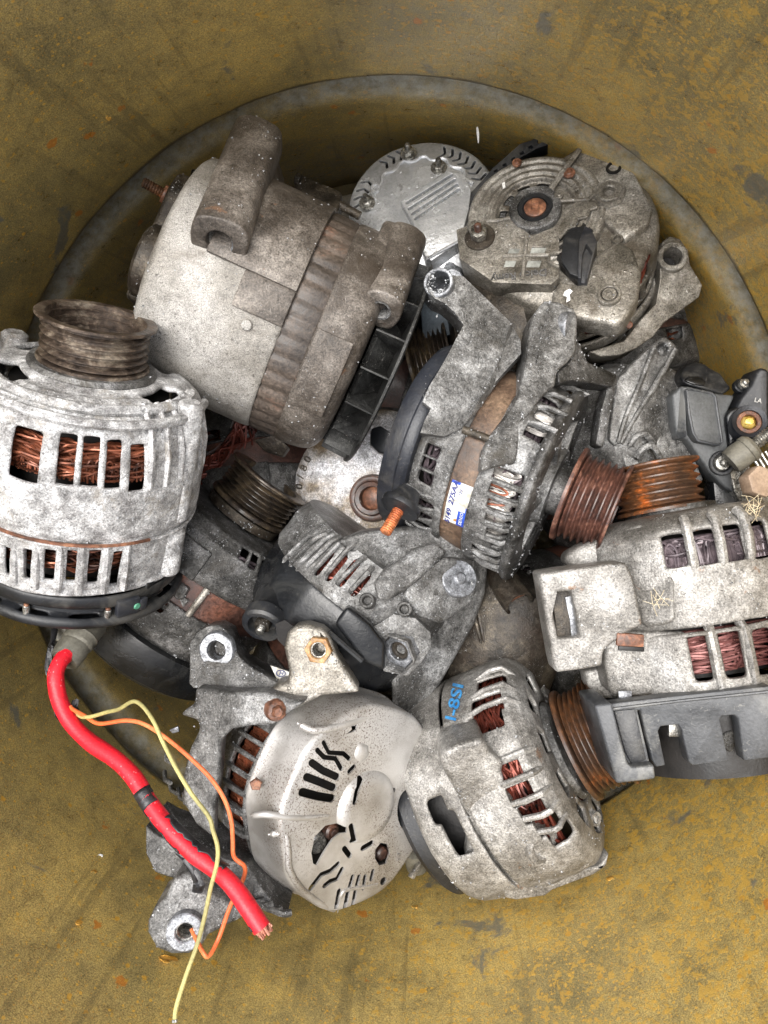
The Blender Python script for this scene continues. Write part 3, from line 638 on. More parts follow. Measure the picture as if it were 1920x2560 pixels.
# black rear cover: two stacked rings with slots and studs
zc0 = zrim - 8
cov = [(rA - 10, zc0 + 8), (rA - 4, zc0), (rA - 6, zc0 - 26), (rA - 26, zc0 - 30), (rA - 30, zc0 - 46), (rA - 8, zc0 - 52), (rA + 4, zc0 - 60), (rA + 2, zc0 - 78), (rA - 20, zc0 - 86), (60, zc0 - 88)]
tA.part('rear_cover', shell(A, cov, [(t, t + 14, rA - 24, rA - 10, 'r') for t in range(-80, 80, 26)], 7, 2, None), M['blk'], solid=8, sub=1)
tA.part('diode_plate', lathe(A, [(150, zc0 - 30), (rA - 22, zc0 - 30), (rA - 20, zc0 - 42), (150, zc0 - 44)], 48), M['blk_wet'])
for t in (-34, 2, 42):
    g = A.sub(math.cos(R(t)) * (rA - 12), math.sin(R(t)) * (rA - 12), zc0 - 50)
    st = tA.part('cover_stud', disc(g, 8, -6, 16, 14), M['steel']); tA.part('copper_tip', disc(g, 6, 16, 21, 12), M['rust_bolt'], st)
tA.part('connector', merge(box(A.radial(52, rA - 6, zc0 - 22), -30, 16, -26, 30, -8, 10), box(A.radial(60, rA - 8, zc0 - 30), -16, 16, -10, 12, 2, 14)), M['blk_blue'], bevel=3)
tA.part('paint_dab', disc(A.radial(56, rA + 4, zc0 - 30), 9, 0, 3, 9), M['green'])
tA.part('regulator_block', merge(box(A.radial(70, rA - 16, zc0 - 10), -26, 26, -30, 34, -14, 8)), M['blk_wet'], bevel=4)
# cable harness plugged in under the cover
def chain(pts, n=6): return smooth_path([Q(*p) for p in pts], n)
P0 = Q(226, 1560, 215); P1 = Q(160, 1652, 285)
hb = fw(P0, P1 - P0, A.k)
Lb = (P1 - P0).length / A.k
tH = T('cable_harness', 'cut red battery cable with thin orange and yellow wires hanging from a grey boot', 'cable', P1)
bo = tH.part('boot', lathe(hb, [(.01, -30), (30, -30), (42, 0), (39, Lb * .3), (42, Lb * .34), (39, Lb * .4), (41, Lb * .52), (37, Lb * .58), (39, Lb * .7), (36, Lb * .96), (33, Lb), (19, Lb + 1), (17, Lb - 14), (.01, Lb - 14)], 36, 1), M['gray_boot'])
gg = fw(Q(232, 1560, 190), Q(176, 1640, 215) - Q(232, 1560, 190), A.k)
tH.part('boot_shell', box(gg, -40, 26, -26, 60, -20, 78), M['gray_boot'], bevel=8, jit=2)
red = [(168, 1636, 292), (150, 1656, 312), (139, 1692, 330), (149, 1749, 342), (177, 1807, 355), (225, 1855, 372), (288, 1898, 398), (336, 1946, 420), (374, 2008, 440), (422, 2070, 462), (479, 2128, 482), (542, 2176, 500), (585, 2219, 515), (623, 2272, 530), (655, 2322, 540)]
rp = chain(red, 8)
rc = tH.part('red_cable', tube(rp, [16.4 / SC * (1 + .05 * noise.noise(p * 60)) for p in rp], 18, rw=.06), M['red'])
e = (rp[-1] - rp[-3]).normalized(); ge = fw(rp[-1], e, 1 / SC); rnd = random.Random(3)
st = []
for i in range(34):
    a = rnd.uniform(0, 6.28); r_ = 14 * math.sqrt(rnd.random()); st.append(tube([ge.p(math.cos(a) * r_, math.sin(a) * r_, -6), ge.p(math.cos(a) * r_ * 1.03, math.sin(a) * r_ * 1.03 + rnd.uniform(-3, 3), rnd.uniform(2, 15))], 2.4 / SC, 5))
tH.part('copper_strands', merge(*st), simple('pinkish_cut_copper', c(150, 88, 70), c(206, 146, 124), (.3, .5), .4, 200, .1), rc)
# remains of torn black tape: thin shell patches hugging the cable
def torn(i0, i1, a0, a1, seed, lift=1.6, n=10):
    rr = random.Random(seed); rows = []; seg = rp[i0:i1]
    for i in range(len(seg) - 1):
        T_ = (seg[i + 1] - seg[i]).normalized(); U = Vector((0, 0, 1)); U = (U - T_ * U.dot(T_)).normalized(); B = T_.cross(U)
        ja = rr.uniform(-.35, .35); jb = rr.uniform(-.35, .35)
        rows.append([seg[i] + (U * math.cos(a) + B * math.sin(a)) * (16.4 + lift) / SC for a in [a0 + ja + (a1 + jb - a0 - ja) * k / n for k in range(n + 1)]])
    return grid(rows, False)
tH.part('tape_remnant', torn(60, 67, -1.5, 2.1, 4), M['tape'], rc, solid=1.6)
tH.part('tape_remnant', torn(64, 80, .85, 2.3, 5), M['tape'], rc, solid=1.6)
tH.part('tape_remnant', torn(70, 92, -2.6, -1.0, 6, 2.2), M['tape'], rc, solid=1.6)
tH.part('tape_remnant', torn(108, 112, 1.0, 2.3, 8, 1.4), M['tape'], rc, solid=1.6)
def loose(pts, wd, seed):
    rr = random.Random(seed); rows = []
    for (u, v, h) in pts:
        rows.append([Q(u + wd * math.cos(a) + rr.uniform(-2, 2), v + wd * .5 * math.sin(a) + rr.uniform(-2, 2), h + rr.uniform(-4, 4)) for a in [k * PI / 4 for k in range(8)]])
    return grid(rows, True, True, True)
tH.part('tape_strip', loose([(136, 1572, 240), (132, 1600, 262), (126, 1616, 280), (122, 1640, 290), (121, 1668, 296), (122, 1686, 300)], 8, 2), M['tape'])
tH.part('tape_strip', loose([(142, 1772, 330), (144, 1790, 335), (156, 1804, 338), (160, 1808, 338)], 9, 3), M['tape'])
tH.part('tape_strip', loose([(190, 1752, 330), (184, 1768, 338), (192, 1780, 340)], 9, 4), M['tape'])
tH.part('tape_strip', loose([(448, 2130, 440), (470, 2150, 446), (486, 2176, 452), (498, 2210, 456), (494, 2228, 450)], 13, 5), M['tape'])
org = [(176, 1766, 348), (182, 1773, 352), (216, 1792, 370), (249, 1809, 385), (316, 1801, 400), (364, 1812, 410), (422, 1850, 425), (479, 1898, 440), (527, 1946, 452), (561, 1998, 462), (578, 2051, 470), (582, 2100, 474), (585, 2142, 476), (611, 2166, 474), (609, 2195, 470), (590, 2235, 462), (572, 2275, 462), (546, 2348, 468), (522, 2390, 490), (506, 2378, 490), (479, 2324, 450)]
op = chain(org, 6); tH.part('orange_wire', tube(op, 4.1 / SC, 9), M['orange'])
yel = [(122, 1690, 300), (126, 1712, 312), (146, 1740, 322), (180, 1772, 340), (200, 1790, 352), (225, 1792, 385), (268, 1780, 410), (297, 1773, 425), (331, 1754, 440), (355, 1764, 450), (383, 1802, 465), (407, 1855, 480), (441, 1922, 498), (479, 1984, 512), (522, 2042, 524), (532, 2075, 530), (544, 2118, 536), (542, 2161, 540), (527, 2219, 546), (513, 2286, 556), (494, 2358, 566), (465, 2439, 580), (441, 2516, 592), (437, 2552, 600)]
yp = chain(yel, 6); yw = tH.part('yellow_wire', tube(yp, 3.9 / SC, 9), M['yellow'])
tH.part('stripped_end', tube([yp[-2], yp[-1] + (yp[-1] - yp[-2]) * 1.2], 5 / SC, 8), M['steel'], yw)
# ---------------------------------------------------------------- B: large brown truck alternator with two barrel lugs
B = F(732, 807, 60, (-0.915, -0.38, 0.16))
tB = T('alternator', 'largest alternator, brown and pale cast housing with two barrel lugs and a black fan', 'alternator', B.p(0, 0, 0), 'scrap alternators in the drum')
rB = 282
def rfB(t, r, z): return r
tB.part('rear_housing', shell(B, [(rB - 4, 2), (rB + 1, 8), (rB, 90), (rB - 3, 200), (rB - 6, 296), (rB - 14, 308), (rB - 44, 316), (170, 318), (60, 318)], [], 8, 2), M['b_light'], solid=12, sub=2, disp=2)
# brown stepped panel between lug and stator, and raised ledges
def tzp(fr, u, v, r): return fr.tz(u, v, r)
a1 = B.tz(600, 650, rB)[0]; a2 = B.tz(700, 470, rB)[0]
tL = B.tz(612, 672, rB)[0]; tU = B.tz(720, 470, rB)[0]
tB.part('raised_panel', pad(B, tL, 88, 4, 205, rB + 2, 5, 16, 4), M['b_brown'], bevel=3, disp=1.5)
tB.part('raised_panel', pad(B, B.tz(640, 790, rB)[0], tL, 4, 118, rB + 1, 4, 8, 3), M['b_brown'], bevel=3, disp=1.5)
tB.part('cast_pin', disc(B.radial(B.tz(617, 812, rB)[0], rB, B.tz(617, 812, rB)[1]), 12, 0, 7, 18), M['b_light'], bevel=1)
# stator stack with laminations notched
lam = []
zz = [(rB - 6, -64), (rB - 2, -62), (rB - 2, 0), (rB - 6, 2)]
def rfl(t, r, z): return r - 4 * (1 if (t % 9) < 1.6 else 0)
tB.part('stator', lathe(B, [(200, -66), (rB - 5, -66), (rB - 2, -60), (rB - 2, -4), (rB - 5, 4), (200, 4)], 240, 0, rf=rfl), M['lam'])
fz = -178
tB.part('front_housing', shell(B, [(rB - 2, -60), (rB + 3, -68), (rB + 2, -120), (rB - 6, -158), (rB - 34, fz), (150, fz - 6), (60, fz - 6)], [], 8, 2), M['b_brown'], solid=12, sub=2, disp=2)
tB.part('raised_panel', pad(B, -46, -8, -150, -66, rB + 2, 4, 12, 3), M['b_brown'], bevel=3, disp=2)
# rear plate and oval cap
g = B.sub(16, 30, 318)
tB.part('brush_cap', lprism(g, [(-70, -150), (70, -150), (90, -60), (90, 120), (60, 170), (-60, 170), (-90, 60), (-90, -60)], -10, 52), M['dark_metal'], bevel=12, bseg=3, jit=3)
tB.part('brush_cap', disc(B.sub(120, -30, 318), 84, -5, 40, 40, 8, 2), M['dark_metal'])
# fan: disc with radial blades
fan = []
zf0, zf1 = fz - 8, fz - 84
tB.part('fan', lathe(B, [(60, zf1), (rB - 20, zf1), (rB - 14, zf1 + 4), (rB - 14, zf1 + 10), (rB - 24, zf1 + 9), (60, zf1 + 10)], 96), M['fan_black'])
for t in range(0, 360, 20):
    tB.part('fan_blade', prism([B.c(t, 120, zf1 + 8), B.c(t + 3, rB - 20, zf1 + 8), B.c(t + 3, rB - 26, zf0 + 2), B.c(t, 130, zf0)], (B.c(t + 92, 4.5, 0) - B.p(0, 0, 0))), M['fan_black'], bevel=1)
tB.part('fan_hub', lathe(B, [(200, zf0), (215, zf0 - 10), (150, zf1 + 10), (60, zf1 + 8)], 48), M['fan_black'])
# barrel lugs, traced and extruded through their real depth
def barrel(fr, P0, P1, r, flat, ri, floor, mat, sq=.0):
    g = fw(P1, P1 - P0, fr.k, fr.X); L = (P1 - P0).length / fr.k
    prof = []
    pts = []
    for i in range(28):
        a = 2 * PI * i / 28; x, y = r * math.cos(a), r * math.sin(a) * flat
        s_ = 1 / max(abs(math.cos(a)), abs(math.sin(a))); q = 1 + (s_ - 1) * sq; pts.append((x * q, y * q))
    body = cut(lprism(g, pts, -L, 0), [lathe(g, [(.01, 20), (ri, 20), (ri, -floor), (.01, -floor)], 28)])
    return body, g, L
b1, g1, L1 = barrel(B, Q(644, 352, 170), Q(546, 606, 372), 60, 1.0, 28, 130, None, .45)
tB.part('mounting_lug', b1, M['b_brown'], bevel=6, bseg=3, jit=4, disp=3)
tB.part('lug_bore', lathe(g1, [(27.3, -100), (27.3, -4), (30, .6), (36, .8)], 28), M['alu_bare'])
# web joining the lug to the housing
tB.part('lug_web', pxprism([(560, 420, 190), (690, 372, 150), (680, 500, 230), (640, 600, 290), (560, 600, 290), (500, 560, 270)], 150), M['b_brown'], bevel=10, bseg=3, jit=3)
b2, g2, L2 = barrel(B, Q(1012, 602, 120), Q(950, 776, 270), 48, 1.0, 18, 90, None, .3)
tB.part('mounting_lug', b2, M['b_brown'], bevel=6, bseg=3, jit=4, disp=3)
tB.part('lug_bore', lathe(g2, [(17.5, -70), (17.5, -3), (20, .6), (25, .8)], 28), M['alu_gray'])
tB.part('lug_web', pxprism([(960, 545, 160), (1012, 560, 170), (990, 740, 250), (920, 790, 280), (870, 780, 290), (900, 690, 290), (930, 620, 230)], 130), M['b_brown'], bevel=12, bseg=3, jit=3)
# terminals on the rear end
gt = fw(Q(452, 508, 120), Q(375, 465, 150) - Q(452, 508, 120), B.k)
Lt = 88
s1 = tB.part('terminal_stud', thread(gt, 13, 20, Lt + 6, 6), M['rust_orange'])
tB.part('terminal_nut', merge(hexp(gt, 26, 8, 36), disc(gt, 30, -6, 8, 28), disc(gt, 22, 36, 46, 24)), M['rust_bolt'], bevel=2)
tB.part('terminal_block', merge(box(gt, -36, 36, -34, 34, -50, -4)), M['rust_dark'], bevel=5, jit=2)
gt2 = fw(Q(392, 770, 110), Q(330, 735, 125) - Q(392, 770, 110), B.k)
tB.part('terminal_stud', merge(thread(gt2, 10, -10, 60, 5), hexp(gt2, 19, 2, 22), hexp(gt2, 16, 52, 70)), M['steel'], bevel=1)
tB.part('terminal_strap', pxprism([(396, 752, 120), (416, 760, 124), (396, 830, 130), (376, 828, 126)], 14), M['rust_orange'], bevel=2)
tB.part('pigtail', merge(*[tube(smooth_path([Q(304 + i, 806 + i * 2, 60), Q(330, 790 + 3 * i, 100), Q(360 + i, 792 + 2 * i, 112), Q(380, 800 + 2 * i, 116)], 5), 2.2 / SC, 5) for i in range(5)]), M['copper_red'])
tB.part('terminal_nut', merge(hexp(fw(Q(372, 812, 110), Q(350, 800, 118) - Q(372, 812, 110), B.k), 17, 0, 34)), M['steel'], bevel=1)
tB.part('connector', pxprism([(478, 420, 130), (532, 430, 140), (524, 500, 150), (460, 500, 140)], 70), M['blk_wet'], bevel=5)
tB.part('red_lead', tube(smooth_path([Q(478, 486, 150), Q(490, 466, 165), Q(510, 452, 170), Q(530, 458, 170), (Q(545, 470, 160))], 5), 5 / SC, 8), M['red'])
# clamp bar on the far side
g3 = B.radial(62, rB - 4, 40)
tB.part('clamp_block', pxprism([(732, 442, -40), (756, 436, -30), (852, 478, -30), (856, 490, -20), (840, 536, 20), (736, 470, 10)], 70), M['dark_metal'], bevel=5, jit=2)
tB.part('clamp_bolt', hexp(fw(Q(752, 452, -20), Q(728, 443, -22) - Q(752, 452, -20), B.k), 17, 0, 14), M['dark_metal'], bevel=1)
tB.part('clamp_rod', tube([Q(840, 508, -20), Q(900, 540, -20)], 11 / SC, 12), M['dark_metal'])
tB.part('foot_flange', pxprism([(634, 1100, -30), (690, 1086, -10), (722, 1118, -30), (706, 1142, -50), (660, 1128, -50)], 40), M['dark_metal'], bevel=4)
# ---------------------------------------------------------------- E: centre alternator with two long arms and a printed sticker
E = F(1200, 1150, 60, (0.89, 0.375, 0.31))
tE = T('alternator', 'dark grey alternator with two long cast arms and a blue and white sticker', 'alternator', E.p(0, 0, 0), 'scrap alternators in the drum')
rE = 232
def zE(u, v, r=None): return E.tz(u, v, r or rE)[1]
zs0 = zE(1125, 1190); zs1 = zE(1192, 1200)
tE.part('stator', lathe(E, [(120, zs0 - 8), (rE - 4, zs0 - 8), (rE - 3, zs0), (rE - 3, zs1), (rE - 4, zs1 + 8), (120, zs1 + 8)], 80, 1), M['stator'])
# rear half
ra = zE(1024, 1170, 236)
tE_r = [(rE - 1, zs0 + 4), (rE + 6, zs0), (rE + 6, zs0 - 12), (rE + 3, (zs0 + ra) / 2), (rE - 6, ra), (rE - 30, ra - 12), (120, ra - 16)]
hr = []
for (u, v) in ((1080, 1128), (1070, 1160), (1062, 1195)):
    t, z = E.tz(u, v, rE); hr.append((t - 3.2, t + 3.2, z - 20, z + 18))
for t in list(range(42, 120, 9)): hr.append((t, t + 5, ra + 14, zs0 - 18))
tE.part('rear_housing', shell(E, tE_r, hr, 8, 2.5), M['alu_gray'], solid=12, sub=2, disp=2.5)
for t in range(30, 120, 9): tE.part('rib', tube([E.c(t + 7.2, rE - 6, zs0 - 6), E.c(t + 7.2, rE + 6, (zs0 + ra) / 2), E.c(t + 7.2, rE - 10, ra - 4)], 5 * E.k, 6), M['alu_gray'], disp=2)
# black rear cover
zc = ra - 4
tE.part('rear_cover', lathe(E, [(rE - 20, zc + 4), (rE + 2, zc), (rE + 8, zc - 8), (rE + 9, zc - 24), (rE + 12, zc - 27), (rE + 12, zc - 50), (rE + 4, zc - 66), (rE - 30, zc - 76), (.01, zc - 78)], 80, 4, rf=lambda t, r, z: r * (1 + .02 * math.cos(R(t + 70)))), M['blk_blue'])
tE.part('cover_clip', pxprism([(925, 1072, 40), (950, 1062, 60), (975, 1080, 70), (975, 1140, 60), (945, 1130, 50), (925, 1112, 40)], 60), M['blk_wet'], bevel=5, jit=5)
# front half with slots and ribs
fa = zE(1326, 1190, 225)
tf = [(rE - 1, zs1 - 4), (rE + 5, zs1), (rE + 7, zs1 + 14), (rE + 3, zs1 + 50), (rE - 6, fa - 20), (rE - 22, fa), (rE - 42, fa + 16), (rE - 62, fa + 18)]
hf = []
low = [(1272, 1192), (1262, 1230), (1256, 1268), (1250, 1302), (1252, 1340), (1262, 1375)]
for (u, v) in low:
    t, z = E.tz(u, v, rE); hf.append((t - 3.0, t + 3.0, z - 34, z + 34))
tlo = [E.tz(u, v, rE)[0] for u, v in low]
up = [(1378, 1000), (1364, 1038), (1338, 1080)]
for (u, v) in up:
    t, z = E.tz(u, v, rE); hf.append((t - 3.2, t + 3.2, z - 22, z + 24))
for k in range(1, 4): t = max(tlo) + k * 9.5; hf.append((t - 3, t + 3, zs1 + 26, zs1 + 90))
tE.part('front_housing', shell(E, tf, hf, 8, 2.5), M['alu_gray'], solid=12, sub=2, disp=2.5)
rb = []
tl = sorted(tlo) + [max(tlo) + k * 9.5 for k in range(1, 5)]
for t in tl:
    t += 4.8
    rb.append(tube([E.c(t, rE - 6, zs1 + 16), E.c(t, rE + 5, zs1 + 50), E.c(t, rE + 4, zs1 + 90), E.c(t + .5, rE - 14, fa + 2), E.c(t + 1, rE - 36, fa + 14)], 6.0 * E.k, 7, rw=.15))
for k, (u, v) in enumerate(up + [(1400, 965), (1424, 938), (1450, 915)]):
    t, z = E.tz(u, v, rE); t += -4.4
    rb.append(tube([E.c(t, rE - 6, z - 34), E.c(t, rE + 6, z), E.c(t, rE + 2, z + 40), E.c(t - .5, rE - 16, fa + 4), E.c(t - 1, rE - 40, fa + 16)], 6.5 * E.k, 7, rw=.15))
for g in rb: tE.part('rib', g, M['alu_gray'], disp=2)
# big square front flange with hub opening
zfl = fa + 14
tE.part('front_flange', shell(E, [(rE - 66, zfl + 4), (rE - 60, zfl + 10), (rE - 10, zfl + 8), (rE + 6, zfl - 2), (rE - 4, zfl - 22)], [], 8, 3, rf=lambda t, r, z: r * (1 + .10 * max(0, math.cos(R(t - 75) * 2))**3 * (r > rE - 30))), M['alu_dark'], solid=10, sub=2, disp=2)
tE.part('front_hub', lathe(E, [(60, zfl + 16), (70, zfl + 20), (96, zfl + 18), (104, zfl - 10), (110, zfl - 40)], 48, 3), M['alu_gray'], disp=2)
for t in (-150, -90, -30, 30, 80, 150):
    tE.part('spoke', prism([E.c(t - 5, 90, zfl + 12), E.c(t - 3, rE - 50, zfl + 8), E.c(t + 3, rE - 50, zfl + 8), E.c(t + 5, 90, zfl + 12)], -E.Z * 26 * E.k), M['alu_gray'], bevel=4, disp=2)
tE.part('cooling_fan', merge(*[prism([E.c(t, 70, zfl - 16), E.c(t + 6, 158, zfl - 10), E.c(t + 9, 158, zfl - 10), E.c(t + 3, 70, zfl - 16)], -E.Z * 24 * E.k) for t in range(0, 360, 18)]), M['alu_dark'])
tE.part('winding', merge(winding(E, rE - 28, zs1 + 24, zs1 + 84, 22, 4.2, 16, 120, 9, -150, 150, 16)), M['wire_gray'])
tE.part('winding', merge(winding(E, rE - 28, ra + 24, zs0 - 14, 12, 3.6, 14, 100, 10, -150, 150, 16)), M['wire_gray'])
tE.part('winding_loop', loops(E, rE - 22, zs1 + 20, 60, 44, 3.6, 4.4, min(tlo) - 3, max(tlo) + 3, 4, 5), M['wire_silver'])
tE.part('winding_loop', loops(E, rE - 20, zs1 + 40, 62, 14, 5.4, 5, E.tz(1338, 1080, rE)[0] - 6, E.tz(1378, 1000, rE)[0] + 6, 4, 6), M['wire_silver'])
tE.part('winding_loop', loops(E, rE - 18, zs1 + 20, 56, 3, 3.0, 4, min(tlo) - 3, max(tlo) - 8, 3, 7), M['copper'])
tE.part('dark_rotor_core', lathe(E, [(.01, zfl - 34), (rE - 62, zfl - 40), (rE - 56, zs0), (rE - 56, ra), (.01, ra)], 40), M['dark'])
# through bolt across the stator
a = E.hit; tb = E.tz(1150, 1071, rE + 8)[0]; tb2 = E.tz(1220, 1103, rE + 8)
tE.part('through_bolt', tube([E.c(tb, rE + 7, zs0 - 8), E.c(tb, rE + 7, zs1 + 8)], 9 * E.k, 12), M['dark_metal'])
# the two arms
arm1 = [(1067, 700, 260), (1073, 684, 260), (1090, 672, 260), (1112, 674, 260), (1128, 688, 255), (1158, 692, 205), (1172, 706, 205), (1222, 752, 210), (1275, 804, 225), (1302, 850, 215), (1303, 885, 200), (1262, 930, 255), (1222, 975, 285), (1190, 1020, 300), (1165, 1058, 305), (1150, 1072, 305), (1110, 1090, 300), (1052, 1080, 285), (1062, 1050, 285), (1078, 1020, 275), (1058, 1003, 262), (1075, 965, 262), (1100, 925, 258), (1119, 890, 250), (1136, 855, 235), (1160, 812, 220), (1138, 782, 240), (1110, 757, 250), (1085, 745, 255), (1070, 728, 258)]
body = cut(pxprism(arm1, 95), [lathe(fw(Q(1096, 706, planeh(arm1, 1096, 706)), Vector((-.28, .1, 1)), 1 / SC), [(.01, 30), (26, 30), (26, -75), (.01, -75)], 28)])
tE.part('mounting_arm', body, M['alu_gray'], bevel=7, bseg=3, jit=3, bang=40)
ga = fw(Q(1096, 706, planeh(arm1, 1096, 706) + 3), Vector((-.28, .1, 1)), 1 / SC)
tE.part('arm_bushing', ring(ga, 33, 25, -70, 4), M['alu_bare'], jit=1)
tE.part('arm_bushing', disc(fw(Q(1096, 706, 180), Vector((-.28, .1, 1)), 1 / SC), 27, -4, 0), M['blk_blue'])
tE.part('arm_facet', pxprism([(1276, 806, 222), (1305, 856, 190), (1302, 895, 170), (1250, 950, 235), (1200, 1020, 285), (1162, 1062, 300), (1190, 1010, 292), (1222, 960, 280), (1258, 880, 255)], 90), M['alu_gray'], bevel=5, jit=3)
arm2 = [(1340, 775, 215), (1362, 749, 210), (1396, 754, 210), (1436, 770, 210), (1444, 790, 210), (1443, 830, 220), (1440, 880, 235), (1420, 905, 242), (1392, 930, 250), (1388, 965, 262), (1362, 985, 270), (1340, 1010, 278), (1318, 1055, 290), (1300, 1110, 308), (1290, 1160, 320), (1230, 1170, 326), (1200, 1180, 328), (1206, 1130, 318), (1222, 1098, 308), (1254, 1050, 296), (1280, 1012, 286), (1294, 990, 278), (1302, 950, 266), (1312, 905, 252), (1322, 845, 235), (1330, 798, 222)]
tE.part('mounting_arm', pxprism(arm2, 110), M['alu_gray'], bevel=8, bseg=3, jit=3, disp=2)
tE.part('arm_line', tube(smooth_path([Q(1374, 770, planeh(arm2, 1374, 770) + 1), Q(1352, 850, planeh(arm2, 1352, 850) + 1), Q(1340, 910, planeh(arm2, 1340, 910) + 1)], 5), 1.5 / SC, 6), M['alu_dark'])
tE.part('worn_face', lprism(fw(Q(1425, 822, planeh(arm2, 1425, 822) - 8), Vector((.75, -.1, .7)), 1 / SC, Vector((0, 1, 0))), ngon(24, 38, 0, 0, 0, 24), -30, 2), M['alu_bare'], bevel=2)
tE.part('arm_buttress', pxprism([(1436, 800, 165), (1446, 850, 165), (1470, 905, 150), (1545, 935, 150), (1536, 965, 160), (1490, 960, 190), (1430, 950, 230), (1395, 960, 250), (1392, 930, 235), (1425, 900, 205)], 80), M['alu_dark'], bevel=8, bseg=3, jit=4, disp=2)
tE.part('flange_edge', pxprism([(1528, 925, 140), (1546, 940, 140), (1532, 1010, 140), (1508, 1120, 130), (1490, 1110, 130), (1500, 1030, 140)], 60), M['alu_dark'], bevel=5, jit=3)
# pulley, fixed by its traced rim
zp = zfl + 22
zpu0 = E.tz(1400, 1290, 110)[1]
EP = E.sub(0, 0, 0)
zq0 = zfl + 52
tE.part('pulley_collar', lathe(E, [(64, zfl), (62, zq0 + 6)], 32), M['alu_dark'])
tE.part('pulley', lathe(E, pulley_prof(106, zq0, zq0 + 118, 6, 114, 117, .8, 78, .12), 72, .8), M['rust_red'])
tE.part('pulley_nut', merge(lathe(E.sub(0, 0, zq0 + 34), [(.01, 44), (18, 44), (22, 40), (24, 16), (40, 12), (44, 0)], 6)), M['rust_dark'], bevel=2)
tE.part('dry_leaf', prism([E.p(30, 40, zq0 + 40), E.p(38, 30, zq0 + 60), E.p(26, 10, zq0 + 62), E.p(16, 16, zq0 + 48)], E.Z * 2 * E.k), M['rust_orange'])
# sticker on the stator: bent with its cylinder
def wrap(fr, r, t0, t1, z0, z1, off, n=8):
    return grid([[fr.c(t0 + (t1 - t0) * j / n, r + off, z0 + (z1 - z0) * i / 2) for j in range(n + 1)] for i in range(3)], False)
def wrap_text(s, fr, r, tc, zc, size, off, stretch=1.0, shear=0.0, bold=0.2):
    """text running round the cylinder, letters' up towards -z"""
    g = F.__new__(F); g.o = Vector(); g.X = Vector((1, 0, 0)); g.Y = Vector((0, 1, 0)); g.Z = Vector((0, 0, 1)); g.k = 1
    V, Fc = text_mesh(s, g, size, depth=.3, shear=shear, bold=bold)
    return [fr.c(tc - math.degrees(v.x * stretch / r), r + off + v.z, zc - v.y) for v in V], Fc
ts1 = E.tz(1125, 1196, rE)[0]; ts2 = E.tz(1140, 1312, rE)[0]; zst0 = zs0 + 8; zst1 = zst0 + 58
RS = rE - 3
st_ = tE.part('sticker', wrap(E, RS, ts1, ts2, zst0, zst1, 2.2, 14), M['label_white'], label='torn white and blue printed sticker')
zz_ = lambda f: zst0 + (zst1 - zst0) * f
tt_ = lambda f: ts1 + (ts2 - ts1) * f
tE.part('blue_print', wrap(E, RS, tt_(0), tt_(.06), zz_(0), zz_(.36), 2.8), M['label_blue'], st_)
tE.part('blue_print', wrap(E, RS, tt_(.62), tt_(1), zz_(.55), zz_(1), 2.8), M['label_blue'], st_)
tE.part('blue_print', wrap(E, RS, tt_(.50), tt_(.62), zz_(.82), zz_(1), 2.8), M['label_blue'], st_)
tE.part('lettering', wrap_text('5149  275AA', E, RS, tt_(.52), zz_(.19), 17, 3.0, 1.25, .2, .35), M['ink'], st_)
tE.part('lettering', wrap_text('DENSO', E, RS, tt_(.8), zz_(.72), 11, 3.3, 1.0, .2, .1), M['label_white'], st_)
tE.part('lettering', wrap_text('12V', E, RS, tt_(.20), zz_(.47), 10, 3.0, 1.0, 0, .1), M['ink'], st_)
tE.part('torn_patch', wrap(E, RS, tt_(.30), tt_(.93), zz_(.38), zz_(.52), 3.1), M['amber'], st_, jit=5)
# stud with black rubber cap under the cover
gs = fw(Q(1002, 1266, 262), Q(958, 1340, 290) - Q(1002, 1266, 262), .95 / SC)
sc = tE.part('terminal_cap', lathe(gs, [(.01, -44), (26, -44), (34, -20), (38, -10), (46, -8), (48, -2), (46, 8), (30, 12), (13, 12), (.01, 10)], 36), M['blk'])
tE.part('terminal_stud', thread(gs, 14, 8, 74, 5.5, 20), rustmat('orange_copper_stud', c(120, 60, 32), c(184, 102, 60), c(222, 146, 96), wet=.4, steel=.5))
# ---------------------------------------------------------------- small helpers for traced details
def zt(x0, y0, k):
    return lambda pts: [(x0 + p[0] * k, y0 + p[1] * k) + tuple(p[2:]) for p in pts]
def cap(fr, u, v, z, r, h0, h1, **k):
    x, y = fr.pl(u, v, z); return fr.sub(x, y, z)
def screw(t, g, r, mat, name='bolt', hx=False, parent=None, washer=1.35):
    """washer plus domed or hexagonal head"""
    if washer: a = t.part('washer', disc(g, r * washer, -2, 4, 28, 1.5), mat, parent)
    if hx: return t.part(name, hexp(g, r, 2, r * .7 + 4), mat, parent, bevel=1.5)
    return t.part(name, lathe(g, [(.01, r * .55), (r * .45, r * .5), (r * .5, r * .62), (r * .75, r * .5), (r, r * .1), (r, -2)], 24), mat, parent)
